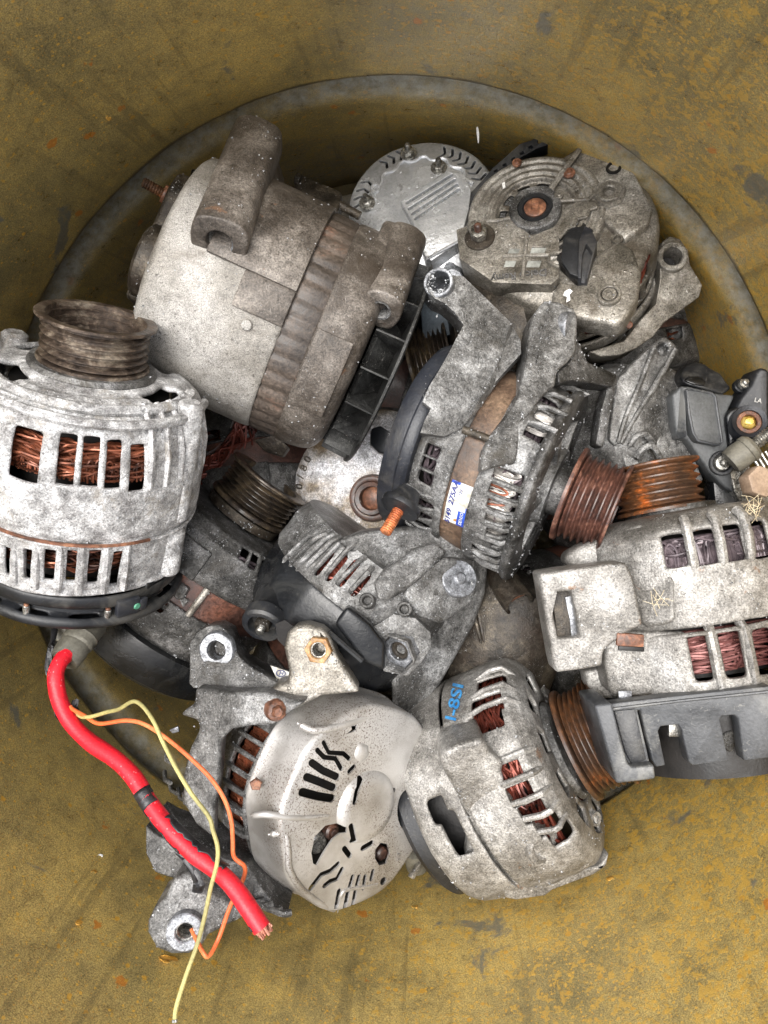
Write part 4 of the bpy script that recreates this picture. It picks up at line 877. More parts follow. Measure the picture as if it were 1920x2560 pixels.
# ---------------------------------------------------------------- D: tan alternator seen on its rear face, top right
Dd = F(1338, 523, 20, (-0.24, -0.30, 0.92), (1, 0, 0))
tD = T('alternator', 'tan alternator showing its round rear face with rusty bearing, ring ribs and lettering, upper right', 'alternator', Dd.p(0, 0, -100), 'scrap alternators in the drum')
Z3 = zt(840, 300, .5787)
px = lambda u, v, z=0: Dd.pl(u, v, z)
rings = [(58, -30), (62, -12), (94, -14), (98, -4), (104, -2), (108, -8), (113, -9), (117, -3), (123, -3), (127, -9), (133, -10), (137, -4), (143, -4), (147, -10), (153, -11), (158, -5), (168, -7), (174, -16), (178, -60), (180, -110)]
hD = [(t, t + 22, 66, 90, 'r') for t in (62, 96, 130, 164)]
tD.part('ring_plate', shell(Dd, rings, hD, 7, 1.5), M['alu_tan'], solid=6, sub=2)
tD.part('brush_ring', lathe(Dd, [(58, -34), (96, -34), (96, -60)], 48), simple('yellowish_resin', c(120, 112, 60), c(160, 152, 96), (.4, .6), 0, 80, .2))
tD.part('ring_teeth', merge(*[box(Dd.sub(math.cos(R(t)) * 84, math.sin(R(t)) * 84, -32, (0, 0, 1), (math.cos(R(t)), math.sin(R(t)), 0)), -7, 7, -2.5, 2.5, 0, 8) for t in range(40, 200, 5)]), M['alu_gray'])
tD.part('hub', lathe(Dd, [(.01, -8), (40, -8), (42, 2), (44, 10), (60, 10), (64, 6), (66, -20)], 56, 1), M['alu_gray'])
tD.part('bearing_seal', lathe(Dd, [(.01, 4), (29, 4), (31, 8), (41, 9), (43, 5), (43, -6)], 48), M['blk'])
tD.part('shaft', lathe(Dd, [(.01, 6), (8, 6), (10, 9), (24, 10), (27, 8), (27, 0)], 36), M['rust_bolt'])
# lower flat block with windows and the connector well
pl_ = [(1141, 574), (1149, 646), (1234, 706), (1378, 711), (1398, 694), (1398, 668), (1373, 656), (1373, 636), (1398, 632), (1398, 596), (1416, 572), (1436, 566), (1442, 548), (1466, 542), (1474, 524), (1494, 518), (1494, 500), (1440, 500), (1400, 560), (1330, 590), (1275, 545), (1262, 545), (1220, 550), (1165, 565)]
cutD = []
for (a, b, c_, d_) in ((1268, 1301, 622, 634), (1324, 1366, 619, 635), (1258, 1291, 652, 668), (1314, 1354, 652, 669)):
    cutD.append(lprism(Dd, [px(a + 6, b - b + c_, 0), px(b, c_, 0), px(b - 6, d_, 0), px(a, d_, 0)], -60, 20))
body = cut(plate(Dd, pl_, 2, 90), cutD)
tD.part('terminal_block', body, M['alu_tan'], bevel=4, bseg=2, bang=40)
tD.part('white_insulator', lprism(Dd, [px(1256, 614, -2), px(1372, 610, -2), px(1366, 676, -2), px(1250, 676, -2)], -8, -1.2), M['white'])
rb = []
for pts in ([(1258, 639), (1374, 637)], [(1317, 590), (1306, 700)], [(1400, 502), (1470, 498), (1495, 478)], [(1216, 553), (1250, 550), (1275, 545)], [(1398, 596), (1416, 572), (1436, 566), (1442, 548), (1466, 542), (1474, 524), (1492, 518)], [(1398, 668), (1373, 656), (1373, 636), (1398, 632)]):
    rb.append(tube([Dd.p(*px(u, v, 4), 4) for u, v in pts], 4.5 * Dd.k, 7))
for i, g in enumerate(rb): tD.part('rib', g, M['alu_tan'], disp=1)
tD.part('raised_rib', tube([Dd.p(*px(1376, 474, 6), 4), Dd.p(*px(1400, 440, 4), 4), Dd.p(*px(1478, 330, 4), -2)], 8 * Dd.k, 8, rw=.1), M['alu_tan'])
# black regulator connector in its well
wl = [(1401, 586), (1424, 562), (1458, 556), (1482, 575), (1492, 612), (1470, 690), (1448, 708), (1410, 672), (1392, 650)]
tD.part('connector_well', plate(Dd, wl, -6, 20), M['dark'])
cb = tD.part('connector', plate(Dd, [(1408, 596), (1428, 568), (1462, 564), (1452, 694), (1424, 684), (1402, 650)], 6, 26), M['blk'], bevel=3)
cu_ = cut(plate(Dd, [(1448, 600), (1462, 564), (1478, 572), (1493, 604), (1468, 698), (1444, 694)], 24, 60), [plate(Dd, [(1456, 612), (1466, 584), (1482, 606), (1462, 682), (1452, 680)], 60, 55)])
tD.part('connector_rim', cu_, M['blk_blue'], cb, bevel=1.5)
# main housing and its lower ring
Db = Dd.sub(72, -52, 0)
def rfD(t, r, z): return r * (1 + .03 * math.cos(R(t) * 2 - 1.2)) 
hw = []
p_ = Db.pl(1558, 659, -70); tw = math.degrees(math.atan2(p_[1], p_[0]))
dprof = [(60, -30), (150, -30), (196, -34), (214, -44), (222, -70), (224, -120), (226, -200)]
hw = [(t, t + 11, -185, -140) for t in list(range(-150, -20, 17))] + [(tw - 10, tw + 6, -112, -62)]
tD.part('housing', shell(Db, dprof, hw, 8, 3, rfD), M['alu_tan'], solid=12, sub=2, disp=2.5)
tD.part('winding', winding(Db, 205, -130, -50, 30, 4, 14, 120, 12), M['copper_red'])
tD.part('winding', winding(Db, 200, -200, -140, 18, 4, 14, 120, 13), M['copper_red'])
tD.part('lower_ring', shell(Db, [(226, -206), (238, -212), (240, -236), (236, -246), (232, -300)], [(t, t + 12, -290, -252) for t in range(-160, 30, 18)], 8, 3, rfD), M['alu_tan'], solid=12, sub=2, disp=2.5)
tD.part('dark_rotor_core', lathe(Db, [(.01, -40), (170, -60), (180, -300), (.01, -300)], 36), M['dark'])
# lugs, pads and holes
def dz(u, v, z): x, y = Dd.pl(u, v, z); return Dd.sub(x, y, z)
tD.part('housing_shoulder', plate(Dd, [(1395, 400), (1452, 362), (1480, 324), (1500, 326), (1534, 352), (1572, 396), (1598, 450), (1630, 520), (1622, 560), (1560, 600), (1500, 540), (1496, 470), (1450, 430)], -10, 60), M['alu_tan'], bevel=12, bseg=3, jit=4, disp=2)
tD.part('lower_pad', plate(Dd, [(1400, 700), (1450, 712), (1490, 640), (1540, 600), (1580, 620), (1604, 680), (1596, 740), (1560, 800), (1540, 812), (1440, 790), (1380, 762), (1380, 730)], -6, 70), M['alu_tan'], bevel=12, bseg=3, jit=4, disp=2)
g = dz(1523, 479, 0); tD.part('threaded_boss', cup(g, 30, 13, -20, 6, -12, 30, 3, 2), M['alu_tan'])
tD.part('boss_rim', lathe(g, [(13, -6), (36, 3), (40, -8)], 30, 3), M['alu_tan'])
for (u, v, r) in ((1534, 419, 13), (1543, 598, 9), (1450, 526, 8)):
    g = dz(u, v, -8); tD.part('screw_hole', lathe(g, [(.01, -6), (r * .8, -6), (r, 3), (r + 4, 3.5), (r + 6, -2)], 22), M['dark'] if r > 10 else M['alu_tan'])
g = dz(1423, 433, 4); screw(tD, g, 11, M['rust_bolt'])
g = dz(1292, 407, 0); screw(tD, g, 9, M['rust_bolt'])
g = dz(1398, 487, 8); screw(tD, g, 9, M['alu_tan'])
g = dz(1523, 737, 2); tD.part('torx_screw', merge(ring(g, 27, 19, -6, 5), lathe(g, [(.01, -1), (6, -1), (8, 4), (16, 4), (18, -4)], 24)), M['alu_tan'])
g = dz(1199, 592, 6); tD.part('washer', disc(g, 38, -4, 3, 36), M['dark_metal']); tD.part('terminal_nut', hexp(g, 22, 3, 26, 0, 20), M['steel'], bevel=2)
tD.part('terminal_stud', thread(g, 9, 20, 46, 4), M['rust_dark']); tD.part('clip', prism([dz(1165, 560, 30).o, dz(1185, 548, 34).o, dz(1210, 560, 34).o, dz(1205, 588, 30).o, dz(1180, 592, 26).o], -Dd.Z * 10 * Dd.k), M['steel'], bevel=2)
# cast lettering, upside down; darker than its metal to paint in relief shade
tx = Dd.pl(1297, 688, 3)
tD.part('lettering', text_mesh('Delco Remy', Dd, 27, tx[0], tx[1], 3, 2.4, 178, bold=.5), M['alu_dark'])
tx = Dd.pl(1437, 470, -5); tD.part('lettering', text_mesh('351', Dd, 20, tx[0], tx[1], -3, 1.6, 110, bold=.3), M['alu_tan'])
# side lug with bushing
lg = [(1652, 604, -30), (1672, 590, -30), (1700, 596, -35), (1720, 622, -40), (1724, 660, -45), (1756, 712, -50), (1748, 742, -50), (1706, 772, -40), (1660, 806, -30), (1632, 842, -40), (1590, 872, -50), (1548, 886, -60), (1500, 892, -60), (1470, 880, -50), (1560, 850, -30), (1600, 800, -20), (1640, 760, -20), (1650, 700, -20), (1650, 650, -25)]
gb = fw(Q(1682, 640, -20), Vector((-.12, .1, 1)), 1 / SC)
tD.part('mounting_lug', cut(pxprism(lg, 95), [lathe(gb, [(.01, 30), (24, 30), (24, -70), (.01, -70)], 28)]), M['alu_tan'], bevel=10, bseg=3, jit=4, bang=40)
tD.part('bushing', ring(gb, 38, 24, -80, 2, 36, 3), M['alu_tan'], disp=1)
tD.part('bushing_floor', disc(gb, 25, -80, -60), M['dark'])
tD.part('rusty_bolt', disc(fw(Q(1572, 812, 60), Vector((-.2, -.4, 1)), 1 / SC), 9, -20, 6, 16), M['rust_bolt'])
tD.part('black_shroud', cut(pxprism([(1205, 452), (1232, 420), (1300, 360), (1330, 350), (1392, 318), (1386, 356), (1340, 372), (1290, 400), (1240, 450), (1205, 500), (1190, 540), (1150, 560), (1160, 500)], 60, -60), [pxprism([(1236 + i * 22, 418 - i * 15), (1246 + i * 22, 412 - i * 15), (1250 + i * 22, 420 - i * 15), (1240 + i * 22, 426 - i * 15)], 40, -40) for i in range(6)]), M['blk'], bevel=3)
tD.part('shroud_strut', pxprism([(1392, 338, -50), (1404, 316, -40), (1420, 326, -40), (1428, 360, -40), (1400, 362, -50)], 50), M['alu_tan'], bevel=4)
# ---------------------------------------------------------------- C: shiny silver stamped cover behind
Cc = F(1058, 512, -100, (-0.12, -0.2, 0.95), (1, 0, 0))
tC = T('alternator', 'alternator with shiny wet silver slotted cover, behind between the brown and tan ones', 'alternator', Cc.p(0, 0, -60), 'scrap alternators in the drum')
pc = lambda u, v, z=0: Cc.pl(u, v, z)
cuts = []
for t in [72 - 7.5 * i for i in range(7)] + [104, 112, 120, 128, 152, 160, 168, 176]:
    a0, a1 = (140, 176) if t < 100 else (148, 180)
    cuts.append(slotcut(Cc, [(math.cos(R(t)) * a0, math.sin(R(t)) * a0), (math.cos(R(t - 3)) * (a0 + a1) / 2, math.sin(R(t - 3)) * (a0 + a1) / 2), (math.cos(R(t)) * a1, math.sin(R(t)) * a1)], 7, -60, 60))
dome = lathe(Cc, [(.01, 10), (110, 8), (135, 2), (150, -6), (184, -12), (192, -20), (194, -60), (188, -60), (186, -24), (180, -18), (146, -12), (130, -4), (.01, 2)], 96, 2)
tC.part('cover', cut(dome, cuts), M['silver'], ang=40)
vp = [[(1014 + i * 12, 506 + i * 14 - i * 2), (1120 + i * 10, 440 + i * 15)] for i in range(4)]
vp = [[(1018, 506), (1128, 438)], [(1024, 521), (1136, 450)], [(1032, 534), (1142, 462)], [(1040, 546), (1146, 474)]]
vc = [slotcut(Cc, [pc(*a, 42), pc(*b, 42)], 7, 26, 70) for a, b in vp]
blk_ = plate(Cc, [(1000, 500), (1118, 426), (1160, 436), (1178, 474), (1172, 520), (1150, 600), (1078, 652), (1062, 640), (1034, 560)], 42, 60)
tC.part('raised_cover', cut(blk_, vc), M['silver'], bevel=8, bseg=3, bang=35, jit=3)
tC.part('vent_screen', merge(*[lprism(Cc, ngon(6, 3, 0, *[(pc(*a, 34)[q] + (pc(*b, 34)[q] - pc(*a, 34)[q]) * k / 12) for q in (0, 1)]), 24, 34) for a, b in vp for k in range(1, 12)]), M['steel'])
tC.part('cover_fold', tube([Cc.p(*pc(1066, 648, 42), 42), Cc.p(*pc(1090, 634, 45), 45), Cc.p(*pc(1146, 604, 42), 42)], 4 * Cc.k, 7), M['silver'])
for (u, v) in ((1021, 384), (1097, 420), (918, 508)):
    g = Cc.sub(*pc(u, v, 8), 8); screw(tC, g, 15, M['steel'], 'cover_nut', True); tC.part('cover_stud', thread(g, 7, 12, 34, 4, 14), M['steel'])
g = Cc.sub(*pc(939, 470, 6), 4); tC.part('rivet', cup(g, 14, 6, -2, 5, 1, 24), M['silver'])
tC.part('cover_bead', tube([Cc.c(t, 128 + (6 if (t // 12) % 2 else -4), 4) for t in range(20, 175, 6)], 5 * Cc.k, 7), M['silver'])
tC.part('housing', lathe(Cc, [(188, -62), (196, -70), (196, -180), (60, -200)], 60, 3), M['alu_dark'], disp=3)
tC.part('diode_plate', lathe(Cc, [(.01, -26), (176, -34), (180, -60)], 48), M['dark'])
tC.part('pivot_boss', tube([Q(1112, 640, -120), Q(1130, 700, -90)], 36 / SC, 24), M['alu_bare'])
tC.part('pivot_cap', disc(fw(Q(1130, 700, -60), Vector((0, 0, 1)), 1 / SC), 30, -10, 8, 30, 5), M['alu_bare'])
# ---------------------------------------------------------------- J: centre-bottom alternator with black plastic end cover
J = F(938, 1413, -20, (.58, -.80, .10))
tJ = T('alternator', 'grey alternator with black plastic end cover and hexagon socket lug, below the centre', 'alternator', J.p(0, 0, 0), 'scrap alternators in the drum')
rJ = 236
Z2 = zt(560, 1120, .422)
def pxslot(a, b, w_, h1, h0, mid=None):
    pa, pb = Vector(a), Vector(b); d = (pb - pa).normalized(); n_ = Vector((-d.y, d.x)) * w_ / 2
    poly = []
    for q in (-90, -45, 0, 45, 90):
        aa = math.atan2(d.y, d.x) + R(q); poly.append(pb + Vector((math.cos(aa), math.sin(aa))) * w_ / 2)
    for q in (90, 135, 180, 225, 270):
        aa = math.atan2(d.y, d.x) + R(q); poly.append(pa + Vector((math.cos(aa), math.sin(aa))) * w_ / 2)
    top = [Q(p.x, p.y, h1) for p in poly]; bot = [Q(p.x, p.y, h0) for p in poly]
    n = len(top); V = top + bot; Fc = [list(range(n)), [n + i for i in range(n)][::-1]] + [[i, n + i, n + (i + 1) % n, (i + 1) % n] for i in range(n)]
    return V, Fc
sj = [((826, 1384), (790, 1430)), ((860, 1394), (820, 1444)), ((892, 1407), (850, 1458)), ((918, 1440), (884, 1482))]
hs = lathe(J, [(rJ - 30, -86), (rJ, -82), (rJ + 4, -70), (rJ, -40), (rJ, 0), (rJ - 12, 40), (60, 50), (60, 38), (rJ - 30, 28), (rJ - 16, 0), (rJ - 16, -76)], 96, 3)
tJ.part('rear_housing', cut(hs, [pxslot(a, b, 20, 300, 60) for a, b in sj]), M['alu_gray'], disp=0, ang=45)
tJ.part('winding', winding(J, rJ - 26, -80, 20, 40, 3.8, 14, 140, 21, freq=14), M['copper_red'])
tJ.part('dark_rotor_core', lathe(J, [(.01, 30), (rJ - 50, 24), (rJ - 50, -100), (.01, -100)], 36), M['dark'])
rbs = []
for (a, b) in (((862, 1345), (762, 1452)), ((884, 1356), (794, 1462)), ((846, 1338), (742, 1440)), ((828, 1334), (722, 1438)), ((808, 1330), (704, 1430)), ((788, 1326), (688, 1424)), ((910, 1392), (828, 1472)), ((930, 1420), (862, 1492))):
    pts = []
    for k in range(7):
        u = a[0] + (b[0] - a[0]) * k / 6.8; v = a[1] + (b[1] - a[1]) * k / 6.8; t, z = J.tz(u, v, rJ + 3); pts.append(J.c(t, rJ + 5 - (14 if k in (0, 6) else 0), z))
    rbs.append(pts)
for pts in rbs: tJ.part('rib', tube(pts, 6 * J.k, 8, rw=.2), M['alu_gray'], disp=2)
tJ.part('corner_tab', pxprism(zt(560, 1120, .422)([(370, 480, 60), (460, 430, 90), (650, 545, 120), (600, 570, 120), (540, 540, 100)]), 40), M['alu_gray'], bevel=4, jit=3)
tJ.part('tie_rod', tube([Q(720, 1378, 60), Q(752, 1338, 70)], 8 / SC, 10), M['steel'])
# bulky front casting with its lugs
fo = [(838, 1352, 150), (900, 1330, 170), (1024, 1318, 180), (1080, 1326, 150), (1130, 1332, 120), (1195, 1366, 90), (1219, 1412, 70), (1212, 1480, 60), (1188, 1560, 60), (1104, 1711, 60), (1050, 1770, 50), (1003, 1796, 40), (985, 1780, 60), (978, 1700, 120), (960, 1600, 170), (945, 1545, 200), (925, 1500, 215), (925, 1440, 220), (905, 1400, 210)]
tJ.part('front_housing', pxprism(fo, 230), M['alu_gray'], bevel=26, bseg=5, jit=6, disp=5)
tJ.part('cast_step', pxprism([(960, 1425, 228), (1000, 1400, 215), (1035, 1372, 190), (1090, 1360, 165), (1120, 1380, 160), (1060, 1440, 200), (1010, 1480, 225), (975, 1500, 232), (945, 1498, 232), (935, 1460, 232)], 60), M['alu_gray'], bevel=9, bseg=3, jit=4, disp=3)
tJ.part('cast_step', pxprism([(1010, 1480, 215), (1070, 1425, 195), (1112, 1392, 165), (1190, 1400, 120), (1200, 1450, 110), (1180, 1510, 120), (1100, 1560, 170), (1050, 1540, 190), (1020, 1510, 205)], 60), M['alu_gray'], bevel=12, bseg=3, jit=4, disp=3)
g = fw(Q(1147, 1447, 150), Vector((.35, .25, 1)), 1 / SC)
tJ.part('washer', disc(g, 43, -12, 6, 40), M['alu_bare']); tJ.part('bolt', disc(g, 15, 4, 14, 24, 5), M['alu_bare'])
gx = fw(Q(992, 1633, 215), Vector((-.45, -.25, .8)), 1 / SC)
tJ.part('hex_lug', cut(pxprism([(948, 1560, 215), (985, 1535, 225), (1040, 1545, 225), (1078, 1580, 215), (1080, 1620, 200), (1050, 1660, 190), (1020, 1690, 200), (960, 1680, 205), (945, 1640, 215), (940, 1600, 218), (920, 1575, 210)], 120), [lprism(gx, ngon(6, 43, 20), -22, 90)]), M['alu_gray'], bevel=10, bseg=3, jit=3, disp=0)
nu = tJ.part('hex_nut', hexp(gx, 41, -34, -8, 22, 20), M['alu_bare'], bevel=2)
tJ.part('nut_rim', grid([[gx.p(x, y, z) for x, y in ngon(6, rr, 20)] for rr, z in ((46, -10), (50, 8), (45, 10), (42, 4), (42, -16))]), M['alu_gray'], bevel=2)
tJ.part('bolt_end', cup(gx, 22, 12, -40, -16, -26, 24), M['dark_metal'], nu)
for (u, v, h, m) in ((918, 1502, 240, 'alu_dark'), (1011, 1523, 232, 'alu_gray')):
    g = fw(Q(u, v, h), Vector((-.1, .2, 1)), 1 / SC); tJ.part('tie_bolt', cup(g, 17, 9, -30, 8, -4, 20), M[m], disp=1)
# black end cover with its terminal tower
zj = -76
tJ.part('end_cover', lathe(J, [(rJ - 26, zj), (rJ + 3, zj - 2), (rJ + 5, zj - 30), (rJ + 1, zj - 90), (rJ - 14, zj - 140), (rJ - 44, zj - 172), (.01, zj - 180)], 15, 3), M['blk_wet'], bevel=10, bseg=3, bang=18)
tJ.part('cover_panel', pxprism([(836, 1560, 262), (868, 1516, 266), (925, 1560, 262), (965, 1610, 250), (962, 1680, 232), (905, 1652, 246)], 60), M['blk_wet'], bevel=10, bseg=3)
tJ.part('cover_rib', tube([Q(822, 1580, 258), Q(905, 1652, 248)], 7 / SC, 8), M['blk_wet'])
tJ.part('cover_window', pxprism([(688, 1560, 222), (712, 1550, 226), (738, 1570, 228), (745, 1610, 216), (720, 1625, 208), (694, 1600, 212)], 8), M['dark'])
gt_ = fw(Q(672, 1530, 130), Q(644, 1590, 190) - Q(672, 1530, 130), 1 / SC)
tJ.part('terminal_tower', lathe(gt_, [(.01, -60), (46, -50), (42, 0), (44, 10), (50, 16), (50, 44), (44, 50), (34, 50), (31, 26), (.01, 26)], 44, 2), M['blk'])
tJ.part('terminal_nut', hexp(gt_, 20, 26, 50, 0, 10), M['dark_metal'], bevel=2); tJ.part('terminal_stud', thread(gt_, 10, 48, 66, 5), M['steel'])
lb = tJ.part('paper_label', pxprism([(676, 1664, 215), (724, 1680, 215), (718, 1722, 208), (694, 1700, 210)], 6), M['label_white'])
gl = fw(Q(702, 1688, 216), Vector((0, 0, 1)), 1 / SC, Vector((1, 0, 0)))
tJ.part('emblem', merge(tube([gl.p(10 * math.cos(a), 7 * math.sin(a) + 4, 0) for a in [k * PI / 8 for k in range(16)]], 1 / SC, 5, True), text_mesh('H', gl, 14, 0, 4, 0, .5, 0, shear=.3)), M['ink'], lb)
# ---------------------------------------------------------------- K: alternator under the left one
K = F(504, 1425, -150, (.61, -.79, .08))
tK = T('alternator', 'oily alternator with red-brown middle band and dark pulley, wedged under the whitish one', 'alternator', K.p(0, 0, 0), 'scrap alternators in the drum')
rK = 222
tK.part('stator', lathe(K, [(100, -38), (rK - 6, -36), (rK - 6, 36), (100, 38)], 72, 1), M['stator_red'])
tb = K.tz(536, 1452, rK)[0]; tK.part('tie_bolt', tube([K.c(tb, rK - 2, -38), K.c(tb, rK - 2, 38)], 8 * K.k, 10), M['alu_tan'])
hk = []
for (u, v) in ((617, 1391), (640, 1410), (665, 1430)):
    t, z = K.tz(u, v, rK); hk.append((t - 2.6, t + 2.6, z - 16, z + 16))
tK.part('front_housing', shell(K, [(rK - 4, 32), (rK + 3, 36), (rK + 3, 70), (rK - 4, 130), (rK - 30, 158), (60, 164)], hk, 8, 2.5), M['alu_dark'], solid=12, sub=2, disp=3)
tK.part('cast_step', pad(K, K.tz(440, 1320, rK)[0] - 20, K.tz(535, 1380, rK)[0], 34, 110, rK + 3, 6, 10, 3), M['alu_dark'], bevel=4, disp=2)
hk = []
for (u, v) in ((520, 1548), (556, 1560), (580, 1580)):
    t, z = K.tz(u, v, rK); hk.append((t - 3.4, t + 3.4, z - 14, z + 22))
t, z = K.tz(398, 1500, rK); hk.append((t - 7, t + 5, z - 24, z + 30))
tK.part('rear_housing', shell(K, [(rK - 4, -32), (rK + 3, -36), (rK + 3, -60), (rK - 4, -130), (rK - 20, -150), (60, -160)], hk, 8, 2.5), M['alu_dark'], solid=12, sub=2, disp=3)
tK.part('winding', winding(K, rK - 26, -120, -50, 20, 3.6, 12, 100, 31), M['copper']); tK.part('winding', winding(K, rK - 26, 44, 130, 20, 4.2, 12, 100, 32), M['wire_gray'])
tK.part('dark_rotor_core', lathe(K, [(.01, 140), (rK - 50, 120), (rK - 50, -120), (.01, -120)], 36), M['dark'])
tK.part('rear_cover', lathe(K, [(rK - 30, -140), (rK + 2, -146), (rK + 6, -180), (rK - 4, -230), (rK - 30, -248), (.01, -250)], 60, 3), M['blk_wet'])
tK.part('foot_tab', pxprism(zt(260, 1100, .3014)([(205, 1600, -10), (250, 1510, 10), (340, 1400, 40), (400, 1450, 30), (470, 1370, 50), (560, 1180, 80), (650, 1290, 90), (700, 1330, 90), (640, 1420, 70), (560, 1560, 40), (460, 1650, 10), (370, 1580, 10), (320, 1660, -5)]), 26), M['alu_gray'], bevel=4, jit=4)
tK.part('cast_step', pxprism(zt(260, 1100, .3014)([(480, 1140, 80), (540, 1110, 90), (700, 1230, 100), (660, 1320, 90), (600, 1330, 90), (520, 1220, 80)]), 40), M['alu_dark'], bevel=5, jit=4)
tK.part('pulley', lathe(K, pulley_prof(97, 196, 290, 6, 107, 104, .78, 60, .15), 64, .8), M['pulley_dark'])
tK.part('pulley_collar', lathe(K, [(50, 160), (96, 168), (98, 190), (60, 196)], 40), M['dark_metal'])
# ---------------------------------------------------------------- L: loose stator ring with copper coil
Lf = F(462, 1030, -150, (.32, .34, .88), (1, 0, 0))
tLr = T('stator_ring', 'dark red stator ring with bright copper coil, half hidden under the brown alternator', 'stator', Lf.p(0, 0, 0))
tLr.part('core', lathe(Lf, [(120, 0), (150, 4), (196, 4), (204, 0), (204, -90), (120, -90)], 80, 1), M['rust_dark'])
tLr.part('winding', merge(winding(Lf, 172, 6, 30, 44, 3, 34, 120, 41, freq=7)), M['copper_red'])
for t in (-20, -42): tLr.part('rivet', disc(Lf.sub(192 * math.cos(R(t)), 192 * math.sin(R(t)), 3), 7, 0, 4, 12), M['rust_dark'])
# ---------------------------------------------------------------- M: worn end disc marked 170/80
Mf = F(935, 1245, -150, (-.22, .05, .95), (1, 0, 0))
tM = T('alternator', 'alternator showing a brown and white worn end disc stamped 170/80, under the sticker one', 'alternator', Mf.p(0, 0, -50), 'scrap alternators in the drum')
tM.part('end_disc', lathe(Mf, [(30, 26), (46, 28), (60, 14), (120, 12), (178, 4), (205, -10), (222, -26), (226, -60)], 80, 2), M['pale_worn'], disp=3)
tM.part('hub_ring', lathe(Mf, [(28, 10), (30, 32), (40, 34), (44, 28), (50, 30), (56, 28), (60, 14)], 48), M['rust_dark'])
tM.part('shaft', lathe(Mf, [(.01, 16), (20, 16), (28, 10)], 32), M['rust_bolt'])
for i, ch in enumerate('170/80'):
    t = 186 - i * 7.0; tM.part('lettering', text_mesh(ch, Mf, 30, 200 * math.cos(R(t)), 200 * math.sin(R(t)), -6, 3, t - 90, bold=.5), M['dark_metal'])
tM.part('housing', lathe(Mf, [(222, -40), (232, -60), (232, -150), (60, -160)], 60, 3), M['alu_dark'])
# ---------------------------------------------------------------- N: dark casting with a pipe-like boss, right of J
Nf = F(1260, 1560, -120, (.30, -.92, .2))
tN = T('alternator', 'dark oily casting with an open pipe boss deep in the gap right of centre', 'alternator', Nf.p(0, 0, 0), 'scrap alternators in the drum')
tN.part('housing', lathe(Nf, [(.01, -190), (140, -180), (160, -120), (160, 60), (130, 120), (.01, 130)], 40, 6), M['dark_metal'], disp=5)
for k in range(5): tN.part('rib', tube(smooth_path([Q(1180 + k * 14, 1500 + k * 22, 20), Q(1196 + k * 14, 1580 + k * 18, 30), Q(1220 + k * 12, 1650 + k * 10, 10)], 4), 5 / SC, 7), M['dark_metal'])
gn = fw(Q(1300, 1512, 60), Q(1300, 1512, 60) - Q(1246, 1440, -20), 1 / SC)
tN.part('pipe_boss', lathe(gn, [(.01, -30), (26, -30), (29, -4), (33, 0), (38, -2), (40, -60), (38, -120), (.01, -120)], 40, 2), M['dark_metal'], disp=2)
tN.part('bore_floor', disc(gn, 27, -26, -22, 28), M['rust_bolt'])
tN.part('neck', pxprism([(1226, 1440, -20), (1262, 1430, 0), (1310, 1470, 10), (1320, 1560, 20), (1330, 1650, 0), (1262, 1650, 0), (1250, 1560, 20)], 90), M['dark_metal'], bevel=14, bseg=3, jit=4)
tN.part('side_lump', pxprism([(1330, 1560, -20), (1370, 1550, -10), (1380, 1600, -10), (1370, 1660, -20), (1340, 1650, -20)], 60), M['alu_dark'], bevel=14, bseg=3, jit=4)
# ---------------------------------------------------------------- O: pulley and plate behind, between B and E
Of = F(1092, 900, -190, (.93, -.22, .15))
tO = T('alternator', 'alternator glimpsed deep between the brown and the two-armed one, with grooved pulley', 'alternator', Of.p(0, 0, 0), 'scrap alternators in the drum')
tO.part('pulley', lathe(Of, pulley_prof(92, -66, 40, 7, 98, 98, .8, 60, .12), 56, .5), M['pulley_dark'])
tO.part('housing', lathe(Of.sub(0, 0, 0), [(40, 40), (150, 60), (170, 90), (170, 220), (40, 230)], 48, 4), M['dark_metal'])
tO.part('plate', cut(pxprism([(1050, 730, -100), (1110, 742, -100), (1166, 800, -100), (1150, 836, -110), (1110, 850, -120), (1058, 850, -120)], 30), [pxprism([(1096 + i * 22, 828, -60), (1106 + i * 22, 824, -60), (1118 + i * 22, 850, -60), (1108 + i * 22, 854, -60)], 110) for i in range(3)]), simple('blue_grey_plate', c(58, 68, 76), c(86, 98, 108), (.4, .6), .2, 50, .3), bevel=2)

# ---------------------------------------------------------------- more of the heap, glimpsed down in the gaps
def copy_tree(o, parent=None):
    n_ = o.copy(); scene.collection.objects.link(n_); n_.parent = parent
    for ch in [x for x in bpy.data.objects if x.parent == o]: copy_tree(ch, n_)
    return n_
for (u, v, h, rz, rx, lab) in ((1500, 1160, -330, 1.3, .2, 'dark alternator deep in the gap under the two rusty pulleys'), (1430, 1560, -330, 2.6, .4, 'dark alternator deep in the gap left of the square-holed bracket'),
                            (860, 1640, -330, .2, .3, 'dark alternator deep under the one with the hexagon socket lug'), (960, 980, -420, 2.0, .2, 'dark alternator at the bottom of the gap under the black fan'),
                            (640, 1180, -430, 4.0, .3, 'dark alternator at the bottom of the gap beside the copper stator ring'), (1250, 800, -420, 5.0, .2, 'dark alternator deep behind the two long cast arms'),
                            (1560, 820, -520, .9, .2, 'dark alternator deep under the tan alternator at the right'), (1150, 1760, -330, 3.4, .2, 'dark alternator deep in the gap between silver cover and blue-marked one')):
    o = copy_tree(tK.o); o.location = Q(u, v, h); o.rotation_euler = (rx, .2, rz); o['label'] = lab; o['group'] = 'dark alternators in the bottom layer'
